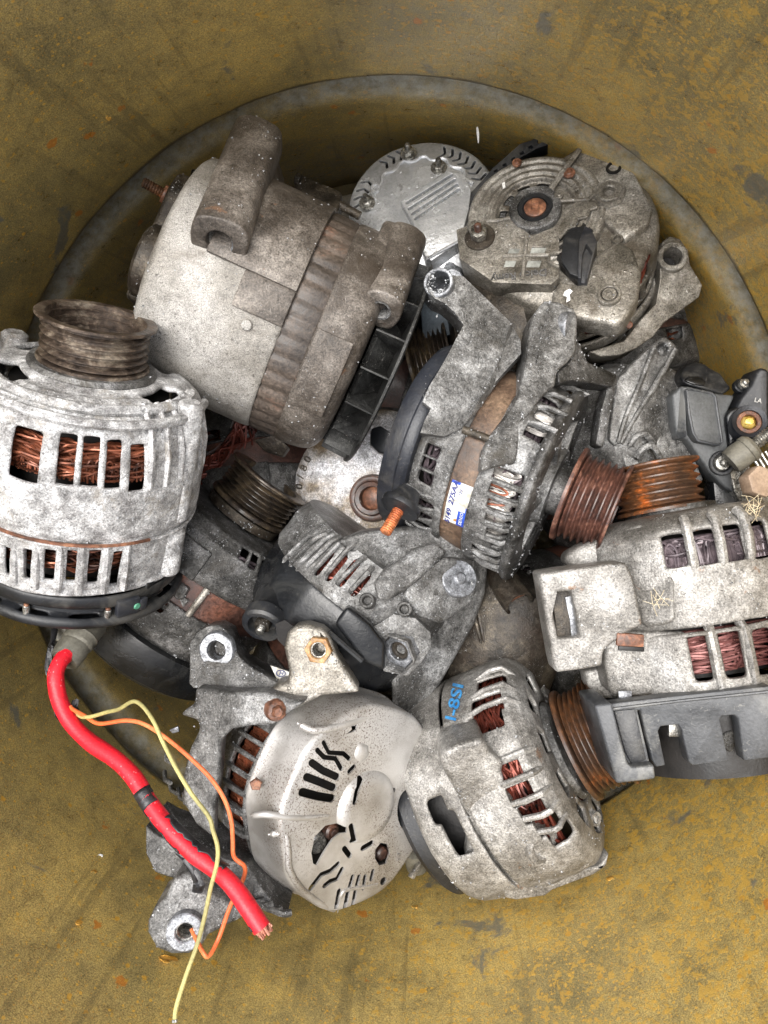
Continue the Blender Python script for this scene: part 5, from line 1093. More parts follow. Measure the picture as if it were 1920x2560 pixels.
# ---------------------------------------------------------------- F: partly hidden alternator with regulator, right edge
Z5 = zt(1320, 820, .5244); Zf = zt(1600, 880, .19289)
def up_(h, dx=0, dy=0): return Vector((dx, -dy, 1)).normalized()
fF = fw(Q(1640, 1090, -40), Vector((.5, -.1, .85)), 1 / SC, Vector((1, 0, 0)))
tF = T('alternator', 'alternator with black regulator, threaded studs and a long triangular arm, right edge of the heap', 'alternator', fF.o, 'scrap alternators in the drum')
tF.part('housing', lathe(fF, [(.01, 60), (90, 60), (130, 50), (168, 20), (186, -30), (190, -140), (60, -150)], 64, 5), M['alu_gray'], disp=4)
tF.part('front_casting', cut(pxprism([(1555, 1130, 60), (1560, 1080, 50), (1600, 1010, 40), (1640, 960, 30), (1690, 980, 20), (1716, 1050, 30), (1726, 1120, 40), (1740, 1160, 30), (1760, 1200, 20), (1700, 1220, 40), (1620, 1220, 60), (1570, 1190, 60)], 60), [pxslot((1606, 1114), (1620, 1112), 24, 120, -80), pxslot((1622, 1148), (1634, 1150), 26, 120, -80)]), M['alu_gray'], bevel=8, bseg=3, jit=4, disp=0, bang=40)
tF.part('winding', merge(*[tube([Q(1590 + i * 5, 1090, 20), Q(1600 + i * 5, 1130, 24), Q(1606 + i * 5, 1180, 20)], 3 / SC, 5) for i in range(9)]), M['wire_purple'])
for (a, b, m) in (((1575, 1098), (1632, 1104), -26), ((1592, 1128), (1655, 1150), -24)):
    tF.part('arch_rib', tube(smooth_path([Q(a[0], a[1] + 16, 66), Q(a[0] + 14, a[1] - 4, 74), Q((a[0] + b[0]) / 2 + 8, a[1] + m * .5, 76), Q(b[0], b[1] + 4, 66)], 5), 8 / SC, 8, rw=.15), M['alu_gray'])
arm = [(1661, 840, 60), (1680, 852, 60), (1694, 866, 58), (1668, 908, 50), (1636, 958, 40), (1600, 1016, 50), (1572, 1060, 60), (1552, 1104, 70), (1540, 1118, 70), (1524, 1100, 70), (1526, 1050, 66), (1534, 1000, 64), (1542, 950, 60), (1590, 900, 60), (1634, 860, 60)]
ga_ = fw(Q(1662, 871, 62), Vector((.1, 0, 1)), 1 / SC)
tF.part('mounting_arm', cut(pxprism(arm, 40), [lathe(ga_, [(.01, 30), (14, 30), (14, -36), (.01, -36)], 24)]), M['alu_gray'], bevel=6, bseg=3, jit=3, disp=0)
tF.part('arm_ridge', prism([Q(1628, 872, 70), Q(1690, 868, 66), Q(1668, 908, 60), Q(1610, 1000, 62), Q(1560, 1080, 72), Q(1548, 1096, 74), Q(1566, 1040, 72), Q(1600, 960, 70), Q(1622, 900, 72)], Vector((0, 0, -12 / SC))), M['alu_gray'], bevel=5, bseg=3, jit=3) if False else None
for pts in ([(1634, 872), (1600, 960), (1566, 1040), (1546, 1108)], [(1688, 872), (1640, 960), (1590, 1040), (1552, 1108)]):
    tF.part('arm_flange', tube(smooth_path([Q(u, v, 66) for u, v in pts], 5), 7 / SC, 8, rw=.1), M['alu_gray'])
# knurled seam
tF.part('knurled_seam', merge(*[prism([Q(1672 + i * 3.1, 1020 + i * 13, 40), Q(1690 + i * 3.1, 1026 + i * 13, 44), Q(1674 + i * 3.1, 1032 + i * 13, 40)], Vector((0, 0, -16 / SC))) for i in range(7)]), M['alu_dark'], bevel=1)
# black regulator plate
rg = Zf([(420, 560, 70), (540, 440, 80), (660, 450, 84), (940, 530, 84), (1230, 560, 80), (1200, 640, 80), (1110, 820, 84), (1100, 900, 84), (1150, 1200, 84), (1140, 1330, 80), (1180, 1500, 60), (1220, 1820, 50), (1100, 1760, 50), (900, 1560, 60), (620, 1140, 80), (480, 1120, 70), (450, 900, 70)])
tF.part('regulator', pxprism(rg, 60), M['reg_gray'], bevel=6, bseg=3, bang=25)
tF.part('regulator_side', pxprism(Zf([(410, 560, 60), (540, 440, 88), (590, 500, 90), (600, 800, 90), (615, 1110, 90), (480, 1130, 66), (440, 900, 66)]), 40), M['gray_pl'], bevel=5)
tF.part('regulator_lid', pxprism(Zf([(580, 490, 96), (640, 465, 96), (930, 520, 96), (990, 570, 96), (1030, 850, 96), (1080, 1170, 96), (1030, 1220, 96), (740, 1160, 96), (670, 1060, 96), (620, 800, 96)]), 30), M['reg_gray'], bevel=4, bseg=2)
fr_ = Zf([(600, 500, 97), (650, 480, 97), (930, 535, 97), (975, 580, 97), (1015, 850, 97), (1062, 1160, 97), (1020, 1205, 97), (750, 1145, 97), (690, 1050, 97), (640, 800, 97)])
tF.part('lid_rim', tube([Q(*p) for p in fr_], 3.2 / SC, 6, True), M['gray_pl'])
tF.part('upper_hood', pxprism(Zf([(540, 300, 40), (600, 180, 40), (720, 120, 40), (850, 160, 40), (930, 220, 40), (1060, 280, 50), (1130, 380, 60), (1200, 470, 70), (1080, 560, 70), (900, 500, 80), (640, 430, 74), (550, 380, 60)]), 60), M['blk'], bevel=10, bseg=3, jit=4)
tF.part('hood_recess', pxprism(Zf([(580, 370, 66), (640, 310, 66), (800, 320, 66), (860, 380, 70), (840, 440, 74), (700, 420, 74)]), 12), M['blk_wet'], bevel=4)
g = fw(Q(*Zf([(1310, 440, 80)])[0]), Vector((.1, .3, 1)), 1 / SC)
tF.part('washer', disc(g, 18, -10, 4, 24), M['blk_wet']); tF.part('hex_bolt', hexp(g, 13, 4, 16), M['steel'], bevel=1.5); tF.part('bolt_tip', disc(g, 7, 16, 26, 14, 2), M['steel'])
g = fw(Q(*Zf([(1060, 1440, 70)])[0]), Vector((-.1, 0, 1)), 1 / SC)
tF.part('screw_seat', ring(g, 30, 21, -6, 5, 30), M['blk']); tF.part('pan_screw', lathe(g, [(.01, 0), (6, 2), (9, 8), (16, 7), (20, 0), (20, -6)], 26), M['steel'])
tF.part('connector_arm', pxprism(Zf([(1560, 190, 120), (1680, 230, 120), (1680, 900, 120), (1640, 1000, 110), (1560, 1050, 100), (1400, 900, 100), (1240, 720, 90), (1300, 600, 100), (1440, 420, 110), (1500, 270, 120)]), 80), M['blk'], bevel=8, bseg=3)
tF.part('connector_body', pxprism(Zf([(1110, 830, 90), (1160, 760, 90), (1260, 700, 95), (1400, 700, 95), (1560, 900, 95), (1700, 900, 95), (1700, 1100, 90), (1440, 1090, 90), (1180, 1290, 80), (1150, 1200, 80)]), 60), M['blk_wet'], bevel=8, bseg=3)
g = fw(Q(*Zf([(1420, 900, 125)])[0]), Vector((-.25, .15, 1)), 1 / SC)
tF.part('terminal_socket', lathe(g, [(.01, -20), (26, -20), (28, -2), (38, 2), (40, -4), (42, -50)], 40), M['blk_blue']); tF.part('copper_washer', ring(g, 28, 17, -14, -5, 30), M['rust_bolt'])
tF.part('yellow_terminal', lathe(g, [(.01, 4), (9, 3), (14, -3), (17, -8), (17, -14)], 9, 5), M['yellow_metal'])
gj = fw(Q(*Zf([(1530, 630, 124)])[0]), Vector((0, 0, 1)), 1 / SC, Vector((1, 0, 0))); tF.part('lettering', text_mesh('LA', gj, 15, 0, 0, 0, .6, -12), M['label_white'])
P0, P1 = Q(*Zf([(1270, 1360, 120)])[0]), Q(*Zf([(1480, 1200, 130)])[0]); g = fw(P0, P1 - P0, 1 / SC); L = (P1 - P0).length * SC
tF.part('stud_collar', lathe(g, [(.01, -24), (30, -20), (32, 0), (31, L * .5), (34, L * .55), (33, L * .8), (24, L), (.01, L)], 32, 1), M['gray_boot'])
tF.part('threaded_stud', thread(g, 16, L, L + 70, 5.5), M['steel'])
g = fw(Q(*Zf([(1560, 1680, 150)])[0]), Vector((.15, .1, 1)), 1 / SC); tF.part('tan_bolt', hexp(g, 38, -30, 10, 0, 12), M['tan_paint'], bevel=4)
tF.part('spring_clip', merge(*[tube([Q(1880 + i * 11, 1140 - i * 4, 110), Q(1900 + i * 11, 1172 - i * 4, 112)], 4.2 / SC, 8) for i in range(4)]), M['steel'])
tF.part('lower_plate', cut(pxprism(Zf([(1170, 1300, 84), (1240, 1340, 84), (1400, 1480, 84), (1560, 1560, 84), (1700, 1500, 84), (1700, 2000, 70), (1300, 1960, 60), (1220, 1800, 60)]), 40), [lathe(fw(Q(*Zf([(1300, 1570, 84)])[0]), Vector((0, 0, 1)), 1 / SC), [(.01, 30), (17, 30), (17, -30), (.01, -30)], 24)]), M['steel'], bevel=5, jit=3)
tF.part('under_cover', pxprism(Zf([(940, 1600, 30), (1200, 1840, 40), (1700, 1960, 50), (1700, 2200, 40), (1000, 2180, 30)]), 60), M['blk_wet'], bevel=6)
# ---------------------------------------------------------------- G: large alternator with rectangular bracket, right
G = F(1728, 1545, 130, (-.16, -.98, -.10))
tG = T('alternator', 'warm grey alternator with a square-holed bracket, orange-rusty pulley and slotted black cover, right edge', 'alternator', G.p(0, 0, 0), 'scrap alternators in the drum')
rG = 262
def zG(u, v): return G.tz(u, v, rG)[1]
hu = win(G, rG, 1370, [(1656, 1714), (1742, 1794), (1818, 1868), (1890, 1935)], lambda u: 1332 - (u - 1680) * .16, lambda u: 1420 - (u - 1690) * .12)
hl = win(G, rG, 1640, [(1728, 1771), (1806, 1856), (1890, 1935)], lambda u: 1588 - (u - 1740) * .12, lambda u: 1706 - (u - 1750) * .12)
zt1 = zG(1680, 1332); zb1 = zG(1690, 1712); ztop = zt1 + 44; zbot = zb1 - 34
tG.part('front_housing', shell(G, [(rG + 2, 3), (rG + 5, 12), (rG, 60), (rG - 6, zt1 - 10), (rG - 18, zt1 + 14), (rG - 60, ztop), (150, ztop + 6), (60, ztop + 6)], hu + [(t, t + 9, zt1 - 80, zt1 - 6) for t in range(60, 300, 16)], 8, 2.5), M['alu_warm'], solid=13, sub=2, disp=2.5)
tG.part('rear_housing', shell(G, [(rG + 6, -1), (rG + 10, -10), (rG + 8, -60), (rG + 6, zb1), (rG + 4, zbot), (rG - 10, zbot - 4)], hl + [(t, t + 9, zb1, zb1 + 100) for t in range(70, 300, 16)], 8, 2.5), M['alu_warm'], solid=13, sub=2, disp=2.5)
bars = []
for i in range(len(hu) - 1):
    tm = (hu[i][0] + hu[i + 1][1]) / 2 if False else None
for H_, z0_, z1_, rr in ((hu, hu[0][2] + 4, hu[0][3] + 14, rG - 2), (hl, hl[0][2] - 10, hl[0][3] + 2, rG + 6)):
    hh = sorted(H_)
    for a, b in zip(hh[:-1], hh[1:]):
        tm = (a[1] + b[0]) / 2; bars.append(tube([G.c(tm, rr - 16, z0_ - 14), G.c(tm, rr - 5, z0_ - 2), G.c(tm, rr, (z0_ + z1_) / 2), G.c(tm, rr - 6, z1_), G.c(tm, rr - 22, z1_ + 14)], 11 * G.k, 8, rw=.15))
for b in bars: tG.part('bar', b, M['alu_warm'], disp=2)
tG.part('winding', winding(G, rG - 30, hu[0][2] - 4, hu[0][3] - 16, 40, 3, 18, 130, 51, freq=5), M['wire_gray'])
tG.part('winding', winding(G, rG - 30, hl[0][2] + 14, hl[0][3] + 4, 48, 3.2, 18, 130, 52, freq=5), M['wire_purple'])
tG.part('winding_loop', loops(G, rG - 26, hu[0][2] - 6, 60, 110, 3, 6, -70, 60, 6, 8), M['wire_gray'])
tG.part('dark_rotor_core', lathe(G, [(.01, ztop - 10), (160, ztop - 16), (rG - 60, zt1 - 20), (rG - 60, zb1), (.01, zb1)], 40), M['dark'])
# shoulder and left flank castings
tG.part('flank_casting', pxprism([(1556, 1326, 250), (1600, 1310, 280), (1648, 1310, 300), (1652, 1420, 330), (1690, 1440, 345), (1690, 1560, 345), (1612, 1572, 330), (1570, 1500, 300), (1550, 1412, 260), (1540, 1370, 240)], 90), M['alu_warm'], bevel=14, bseg=4, jit=4, disp=3)
tG.part('flank_casting', pxprism([(1516, 1600, 280), (1545, 1578, 300), (1612, 1578, 330), (1716, 1580, 345), (1722, 1700, 345), (1716, 1734, 340), (1540, 1744, 290), (1524, 1730, 280), (1512, 1660, 270)], 90), M['alu_warm'], bevel=12, bseg=4, jit=4, disp=3)
tG.part('ear', pxprism([(1412, 1408, 180), (1418, 1384, 190), (1450, 1366, 200), (1556, 1326, 220), (1560, 1420, 220), (1470, 1425, 200), (1436, 1420, 190)], 60), M['alu_warm'], bevel=14, bseg=3, jit=4)
tG.part('lower_ear', pxprism([(1460, 1680, 190), (1506, 1670, 210), (1516, 1700, 220), (1532, 1732, 220), (1620, 1738, 240), (1620, 1752, 240), (1500, 1746, 200), (1468, 1716, 190)], 50), M['alu_warm'], bevel=8, bseg=3, jit=3)
bk = [(1346, 1434, 320), (1400, 1426, 330), (1500, 1412, 345), (1566, 1406, 350), (1584, 1440, 352), (1596, 1500, 352), (1610, 1560, 350), (1560, 1590, 345), (1510, 1626, 335), (1505, 1664, 330), (1470, 1672, 325), (1392, 1684, 315), (1384, 1650, 316), (1366, 1560, 318)]
hole = [(1390, 1490), (1446, 1484), (1470, 1602), (1412, 1608)]
tG.part('bracket', cut(pxprism(bk, 75), [prism([Q(u, v, 380) for u, v in hole], Vector((0, 0, -200 / SC)))]), M['alu_warm'], bevel=7, bseg=3, jit=4, bang=40)
tG.part('bracket_floor', pxprism([(1380, 1480), (1480, 1474), (1486, 1612), (1396, 1622)], 10, 300), M['dark_metal'], bevel=2)
tG.part('reflection_strip', pxprism([(1414, 1492), (1432, 1490), (1440, 1530), (1444, 1600), (1430, 1602), (1424, 1550)], 4, 304), M['alu_bare'], bevel=1, jit=4)  # pale strip painted in as a bright water reflection inside the hole
gr = fw(Q(1574, 1600, 338), Vector((-.05, 0, 1)), 1 / SC, Vector((1, -.05, 0)))
tG.part('rusty_insert', merge(box(gr, -26, 28, -13, 13, -6, 6)), M['rust_bolt'], bevel=3, jit=2)
tG.part('insert_slot', box(gr, -22, 30, -22, -13, -4, 3), M['dark'], bevel=1)
tG.part('bright_pad', box(fw(Q(1562, 1738, 300), Vector((0, .2, 1)), 1 / SC, Vector((1, 0, 0))), -14, 14, -9, 9, 0, 4), M['alu_bare'], bevel=2)
# pulley
tG.part('pulley_neck', lathe(G, [(60, ztop), (110, ztop + 4), (110, ztop + 20), (60, ztop + 30)], 40), M['alu_dark'])
gp = G.sub(2, -20, 0)
tG.part('pulley', lathe(gp, pulley_prof(106, ztop + 14, ztop + 136, 5, 112, 110, .8, 70, .12), 72, .8), M['rust_orange'])
# slotted black cover
cz0, cz1 = zbot - 6, zbot - 200
GB = [(1500, 1764, 318), (1560, 1755, 345), (1720, 1737, 392), (1930, 1715, 415), (1930, 1894, 415), (1860, 1902, 405), (1846, 1796, 400), (1836, 1788, 400), (1806, 1790, 398), (1800, 1798, 398), (1822, 1903, 398), (1732, 1914, 385), (1722, 1906, 385), (1704, 1826, 380), (1696, 1812, 378), (1652, 1816, 372), (1646, 1828, 370), (1664, 1914, 375), (1640, 1918, 370), (1630, 1900, 365), (1602, 1776, 355), (1594, 1776, 352), (1624, 1902, 362), (1624, 1918, 362), (1545, 1925, 335)]
tG.part('slotted_cover', pxprism(GB, 34), M['gray_pl'], bevel=3, bang=40)
tG.part('cover_lip', tube([Q(u, v, planeh(GB, u, v) + 2) for u, v in ((1520, 1774), (1600, 1764), (1720, 1750), (1925, 1729))], 3 / SC, 6), M['gray_pl'])
CB = [(1486, 1764, 320), (1530, 1758, 330), (1548, 1830, 335), (1570, 1908, 345), (1580, 1918, 348), (1636, 1912, 365), (1640, 1948, 365), (1542, 1960, 338), (1516, 1870, 325)]
tG.part('cover_flange', pxprism([(u, v, planeh(GB, u, v) + 22) for u, v, h in CB], 130), M['gray_pl'], bevel=5, bseg=3)
tG.part('cover_side', pxprism([(1466, 1770, 250), (1490, 1764, 320), (1545, 1958, 320), (1534, 1950, 250)], 60), M['blk'], bevel=3)
tG.part('cover_panel', pxprism([(u, v, planeh(GB, u, v) + 3) for u, v in ((1534, 1778), (1588, 1772), (1616, 1900), (1580, 1912), (1562, 1880))], 8), M['blk'], bevel=2)
tG.part('cover_skirt', lathe(G, [(rG - 24, cz0), (rG + 2, cz0 - 2), (rG - 8, cz0 - 24), (rG - 30, cz0 - 30)], 72), M['blk'])
tG.part('inner_bolt', disc(fw(Q(1826, 1850, 350), Vector((0, 0, 1)), 1 / SC), 22, -30, 10, 24), M['alu_dark'])
tG.part('inner_clip', box(fw(Q(1688, 1824, 348), Vector((0, 0, 1)), 1 / SC), -14, 14, -14, 14, -10, 4), M['steel'], bevel=3)
tG.part('dark_inner_shell', lathe(G, [(.01, cz0 - 4), (rG - 34, cz0 - 6), (rG - 34, cz1 + 20), (.01, cz1 + 18)], 48), M['dark'])  # dark body added behind the cover so its openings look black
# wisps of straw caught on it
rnd = random.Random(11)
def wisp(cx, cy, h, n, spread, seed):
    r_ = random.Random(seed); ms = []
    for i in range(n):
        a = r_.uniform(0, 6.28); l = r_.uniform(.3, 1) * spread; x = cx + r_.gauss(0, spread * .3); y = cy + r_.gauss(0, spread * .3)
        pts = [Q(x - math.cos(a) * l, y - math.sin(a) * l, h + r_.uniform(-3, 5)), Q(x + r_.uniform(-8, 8), y + r_.uniform(-8, 8), h + r_.uniform(0, 4)), Q(x + math.cos(a) * l, y + math.sin(a) * l, h + r_.uniform(-3, 5))]
        ms.append(tube(smooth_path(pts, 4), 0.5 / SC, 4))
    return merge(*ms)
def tagged(name, geo, mat, label, cat, group=None, kind=None, **k):
    org_ = geo[0][0].copy(); o = make(name, geo, mat, org_, None, **k)
    if kind: o['kind'] = kind
    o['label'] = label; o['category'] = cat
    if group: o['group'] = group
    return o
tagged('dry_straw', wisp(1652, 1500, 352, 8, 34, 1), M['straw'], 'wisps of pale straw on the square-holed bracket alternator', 'straw', kind='stuff')
tagged('dry_straw', wisp(1880, 1270, 330, 16, 30, 2), M['straw'], 'tuft of pale fibres beside the orange-rusty pulley at the right edge', 'straw', kind='stuff')
# ---------------------------------------------------------------- H: alternator with orange pulley, bottom right
H = F(1228, 1945, 50, (.86, -.46, .28))
tHh = T('alternator', 'pale alternator with blue hand-painted mark and a bent orange pulley, lower right of the heap', 'alternator', H.p(0, 0, 0), 'scrap alternators in the drum')
rH = 258; Z8 = zt(1000, 1580, .3737)
def hz(p, q=0): u, v = Z8([p])[0]; return H.tz(u, v, rH - q)
hh_ = []
for (x, y) in ((600, 330), (570, 480), (575, 600)):
    t, z = hz((x, y)); hh_.append((t - 5.2, t + 5.2, z - 34, z + 40))
for (x, y) in ((738, 945), (812, 1085), (895, 1210), (1000, 1300), (1090, 1380)):
    t, z = hz((x, y)); hh_.append((t - 4.6, t + 4.6, z - 28, z + 26))
fz_ = hz((900, 400))[1]
fz_ = 188
tHh.part('front_housing', shell(H, [(rH + 2, 3), (rH + 6, 12), (rH + 4, 60), (rH + 2, 120), (rH - 6, fz_ - 22), (rH - 26, fz_), (rH - 60, fz_ + 12), (150, fz_ + 14), (120, fz_ + 10)], hh_ + [(t, t + 18, 146, 196, 'r') for t in range(-170, 180, 32)], 7, 2.5), M['alu_warm'], solid=13, sub=2, disp=2.5)
for i, h in enumerate(hh_):
    tm = h[0] - 2.4
    tHh.part('rib', tube([H.c(tm, rH - 8, h[2] - 22), H.c(tm, rH + 5, (h[2] + h[3]) / 2), H.c(tm, rH + 1, min(h[3] + 50, fz_ - 20)), H.c(tm, rH - 32, fz_ - 4)], 7 * H.k, 8, rw=.15), M['alu_warm'], disp=2)
for t in (): tHh.part('rib', tube([H.c(t, rH - 8, fz_ - 80), H.c(t, rH + 3, fz_ - 40), H.c(t, rH - 10, fz_ - 4), H.c(t, rH - 60, fz_ + 14)], 8 * H.k, 8, rw=.15), M['alu_warm'], disp=2)
hr_ = []
for (x, y) in ((250, 1200), (330, 1290), (400, 1420)):
    u, v = Z8([(x, y)])[0]; t, z = H.tz(u, v, rH); hr_.append((t - 6, t + 6, z - 20, z + 22))
tHh.part('rear_housing', shell(H, [(rH + 4, -1), (rH + 6, -8), (rH + 2, -60), (rH - 6, -120), (rH - 30, -136), (100, -140)], hr_, 8, 2.5), M['alu_warm'], solid=13, sub=2, disp=2.5)
tHh.part('winding', winding(H, rH - 30, 40, 150, 50, 3.2, 18, 120, 61, freq=5), M['copper_red'])
tHh.part('dark_rotor_core', lathe(H, [(.01, fz_ - 20), (130, fz_ - 20), (rH - 60, fz_ - 50), (rH - 60, -120), (.01, -120)], 40), M['dark'])
tHh.part('hub', lathe(H, [(120, fz_ + 8), (112, fz_ + 22), (96, fz_ + 26), (50, fz_ + 26)], 48, 2), M['alu_gray'], disp=2)
pd = Z8([(280, 800, 250), (380, 750, 270), (560, 700, 290), (590, 800, 290), (690, 880, 285), (680, 950, 290), (720, 1080, 280), (830, 1180, 275), (845, 1290, 265), (950, 1340, 250), (1010, 1500, 220), (1260, 1500, 160), (1300, 1560, 140), (1000, 1715, 150), (700, 1720, 160), (530, 1720, 170), (450, 1620, 190), (440, 1500, 220), (465, 1350, 240), (440, 1220, 245), (390, 1110, 245), (300, 960, 240), (272, 880, 240)])
tHh.part('cast_pad', pxprism([(a, b, c_ + 50) for a, b, c_ in pd], 170), M['alu_warm'], bevel=20, bseg=4, jit=5, disp=4)
tHh.part('mounting_foot', pxprism(Z8([(640, 1700, 230), (920, 1640, 240), (1340, 1560, 200), (1400, 1480, 190), (1380, 1560, 180), (1300, 1620, 180), (1020, 1730, 210), (960, 1770, 210), (780, 1805, 220), (710, 1790, 220), (690, 1740, 230)]), 110), M['alu_warm'], bevel=10, bseg=3, jit=5, disp=3)
u, v = Z8([(945, 1420)])[0]; g = fw(Q(u, v, 296), Vector((.35, -.1, .85)), 1 / SC)
tHh.part('boss', lathe(g, [(.01, -16), (17, -16), (19, 6), (24, 9), (32, 6), (36, -20)], 28, 3, rf=lambda t, r, z: r * (1 + .25 * abs(math.sin(R(t))))), M['alu_warm'], disp=1)
for (x, y, h, r) in ((1120, 1090, 190, 15), (1310, 1525, 130, 12), (1300, 1250, 150, 8)):
    u, v = Z8([(x, y)])[0]; g = fw(Q(u, v, h), Vector((.5, .1, .8)), 1 / SC); tHh.part('screw_boss', lathe(g, [(.01, -10), (r, -8), (r + 2, 6), (r + 8, 7), (r + 13, -12), (r + 13, -60)], 26, 2), M['alu_warm'], disp=1)
tHh.part('rust_scar', pxprism(Z8([(670, 1160, 290), (740, 1110, 292), (770, 1130, 292), (720, 1170, 292), (680, 1190, 292)]), 8), M['rust_bolt'], bevel=2, jit=3)
# pulley with its torn flange
EPz = fz_ + 40
def rfP(t, r, z):
    return r
ppH = pulley_prof(122, EPz, EPz + 104, 6, 130, 134, .82, 74, .12)
def bent(t, r, z):
    k = max(0, math.cos(R(t + 100))) ** 2 * max(0, (z - EPz - 50) / 54); return r * (1 + .16 * k)
tHh.part('pulley', lathe(H, ppH, 72, .8, rf=bent), M['rust_orange'])
tHh.part('pulley_neck', lathe(H, [(50, fz_ + 10), (50, EPz + 4)], 30), M['dark_metal'])
tHh.part('black_cover', lathe(H, [(rH - 60, -126), (rH - 40, -132), (rH - 38, -166), (rH - 50, -180), (.01, -184)], 60, 4), M['blk'])
tHh.part('cover_flap', pxprism(Z8([(100, 1460, 20), (180, 1400, 40), (340, 1520, 60), (440, 1600, 60), (530, 1710, 40), (400, 1720, 30), (250, 1680, 20), (160, 1580, 20)]), 30), M['blk'], bevel=6, jit=4)
tHh.part('cast_claw', tube(smooth_path([Q(*Z8([(190, 1190, 150)])[0]), Q(*Z8([(230, 1290, 150)])[0]), Q(*Z8([(290, 1400, 150)])[0]), Q(*Z8([(420, 1360, 170)])[0])], 5), 11 / SC, 8, rw=.3), M['alu_bare'], disp=3)
tHh.part('cast_claw', tube(smooth_path([Q(*Z8([(300, 1500, 110)])[0]), Q(*Z8([(370, 1540, 120)])[0]), Q(*Z8([(450, 1490, 140)])[0])], 5), 12 / SC, 8, rw=.3), M['alu_bare'], disp=3)
# blue painted mark, wrapped on the cylinder
def wrap_line(s, fr, r, P0, P1, size, off):
    g0 = F.__new__(F); g0.o = Vector(); g0.X = Vector((1, 0, 0)); g0.Y = Vector((0, 1, 0)); g0.Z = Vector((0, 0, 1)); g0.k = 1
    V, Fc = text_mesh(s, g0, size, depth=.8, bold=.5); xs = [v.x for v in V]; x0, x1 = min(xs), max(xs); a = Vector(P0); b = Vector(P1); d = (b - a); n_ = Vector((d.y, -d.x)).normalized() * -1
    out = []
    for v in V:
        f = (v.x - x0) / (x1 - x0); p = a + d * f - n_ * v.y * 1.0; t, z = fr.tz(p.x, p.y, r); out.append(fr.c(t, r + off + v.z, z))
    return out, Fc
tHh.part('blue_mark', wrap_line('I-8SI', H, rH + 6, (1128, 1800), (1148, 1712), 38, 1.2), M['blue_paint'])
# ---------------------------------------------------------------- I: alternator with big silver slotted cover, bottom
I = F(914, 2016, 262, (.63, .07, .78), (0, -1, 0))
tI = T('alternator', 'alternator under a big pitted silver slotted cover with two lugs above, bottom of the heap', 'alternator', I.p(0, 0, -150), 'scrap alternators in the drum')
# local frame: x is up in the photo, so theta 0 is the top
Z7 = zt(340, 1540, .446)
def pi(x, y, z=0): u, v = Z7([(x, y)])[0]; return I.pl(u, v, z)
RI = 262
def rfI(t, r, z):
    if r < 150: return r
    return r * (1 + .02 * math.cos(R(t) * 2) - .012 * math.cos(R(t) * 3 + .6) + .012 * math.cos(R(t) * 9))
prof = [(.01, 20), (60, 20), (80, 16), (90, 2), (150, 0), (238, -5), (247, -8), (251, -17), (257, -80), (262, -126), (267, -130), (268, -136), (258, -136), (250, -120), (246, -80), (246, -46), (242, -20), (234, -10), (150, -5), (92, -3), (80, 11), (60, 15), (.01, 15)]
S_ = []
def sl(pts, w_, z=0):
    w_ = w_ * .6 + (5.5 if w_ < 16 else 2.2); S_.append(slotcut(I, [pi(*p, z) for p in pts], w_, -60, 60))
sl([(935, 990), (1015, 1010), (1095, 1022)], 30)
sl([(960, 905), (1040, 935), (1105, 962)], 28)
sl([(990, 825), (1050, 868), (1125, 902)], 26)
sl([(1022, 755), (1060, 795), (1120, 800), (1150, 855)], 17)
sl([(1058, 712), (1085, 768), (1165, 772), (1195, 800)], 16)
sl([(1115, 732), (1195, 730), (1205, 775)], 20)
sl([(1195, 870), (1220, 845)], 12)
sl([(1198, 1030), (1212, 970), (1245, 905)], 17)
sl([(1180, 1160), (1192, 1210), (1206, 1255)], 20)
sl([(1166, 1302), (1196, 1342)], 20)
sl([(985, 1530), (1040, 1452), (1090, 1430), (1132, 1390)], 13)
sl([(1062, 1515), (1090, 1490), (1128, 1475), (1155, 1420)], 13)
sl([(1130, 1635), (1143, 1545)], 14); sl([(1180, 1635), (1192, 1552)], 14); sl([(1224, 1622), (1234, 1548)], 12)
sl([(1200, 1522), (1215, 1462)], 10); sl([(1240, 1512), (1252, 1462)], 10); sl([(1278, 1530), (1286, 1462)], 10); sl([(1322, 1478), (1330, 1432)], 16)
sl([(1270, 1300), (1318, 1272)], 22)
def holec(x, y, r, n=24, z=0):
    r *= .55; c_ = pi(x, y, z); S_.append(lprism(I, ngon(n, r, 0, *c_), -60, 60))
holec(1392, 1490, 19); holec(1442, 975, 11)
S_.append(lprism(I, [pi(*p) for p in [(985, 1330), (1000, 1240), (1060, 1175), (1120, 1160), (1160, 1170), (1160, 1200), (1100, 1250), (1050, 1330), (1015, 1400), (995, 1390)]], -60, 60))
S_.append(lprism(I, [pi(*p) for p in [(1340, 1310), (1370, 1270), (1410, 1280), (1425, 1330), (1405, 1390), (1365, 1400), (1340, 1360)]], -60, 60))
S_.append(lprism(I, [pi(1525 + 62 * math.cos(a) , 1090 + 118 * math.sin(a)) for a in [k * PI / 12 for k in range(24)]], -70, 70))
S_.append(lprism(I, [pi(*p) for p in [(1180, 665), (1215, 640), (1210, 605), (1228, 620), (1248, 595), (1240, 640), (1215, 655)]], -60, 60))
cvI = lathe(I, prof, 120, .8, rf=rfI)
cI = tI.part('cover', cut(cvI, S_), M['silver_rust'], ang=50)
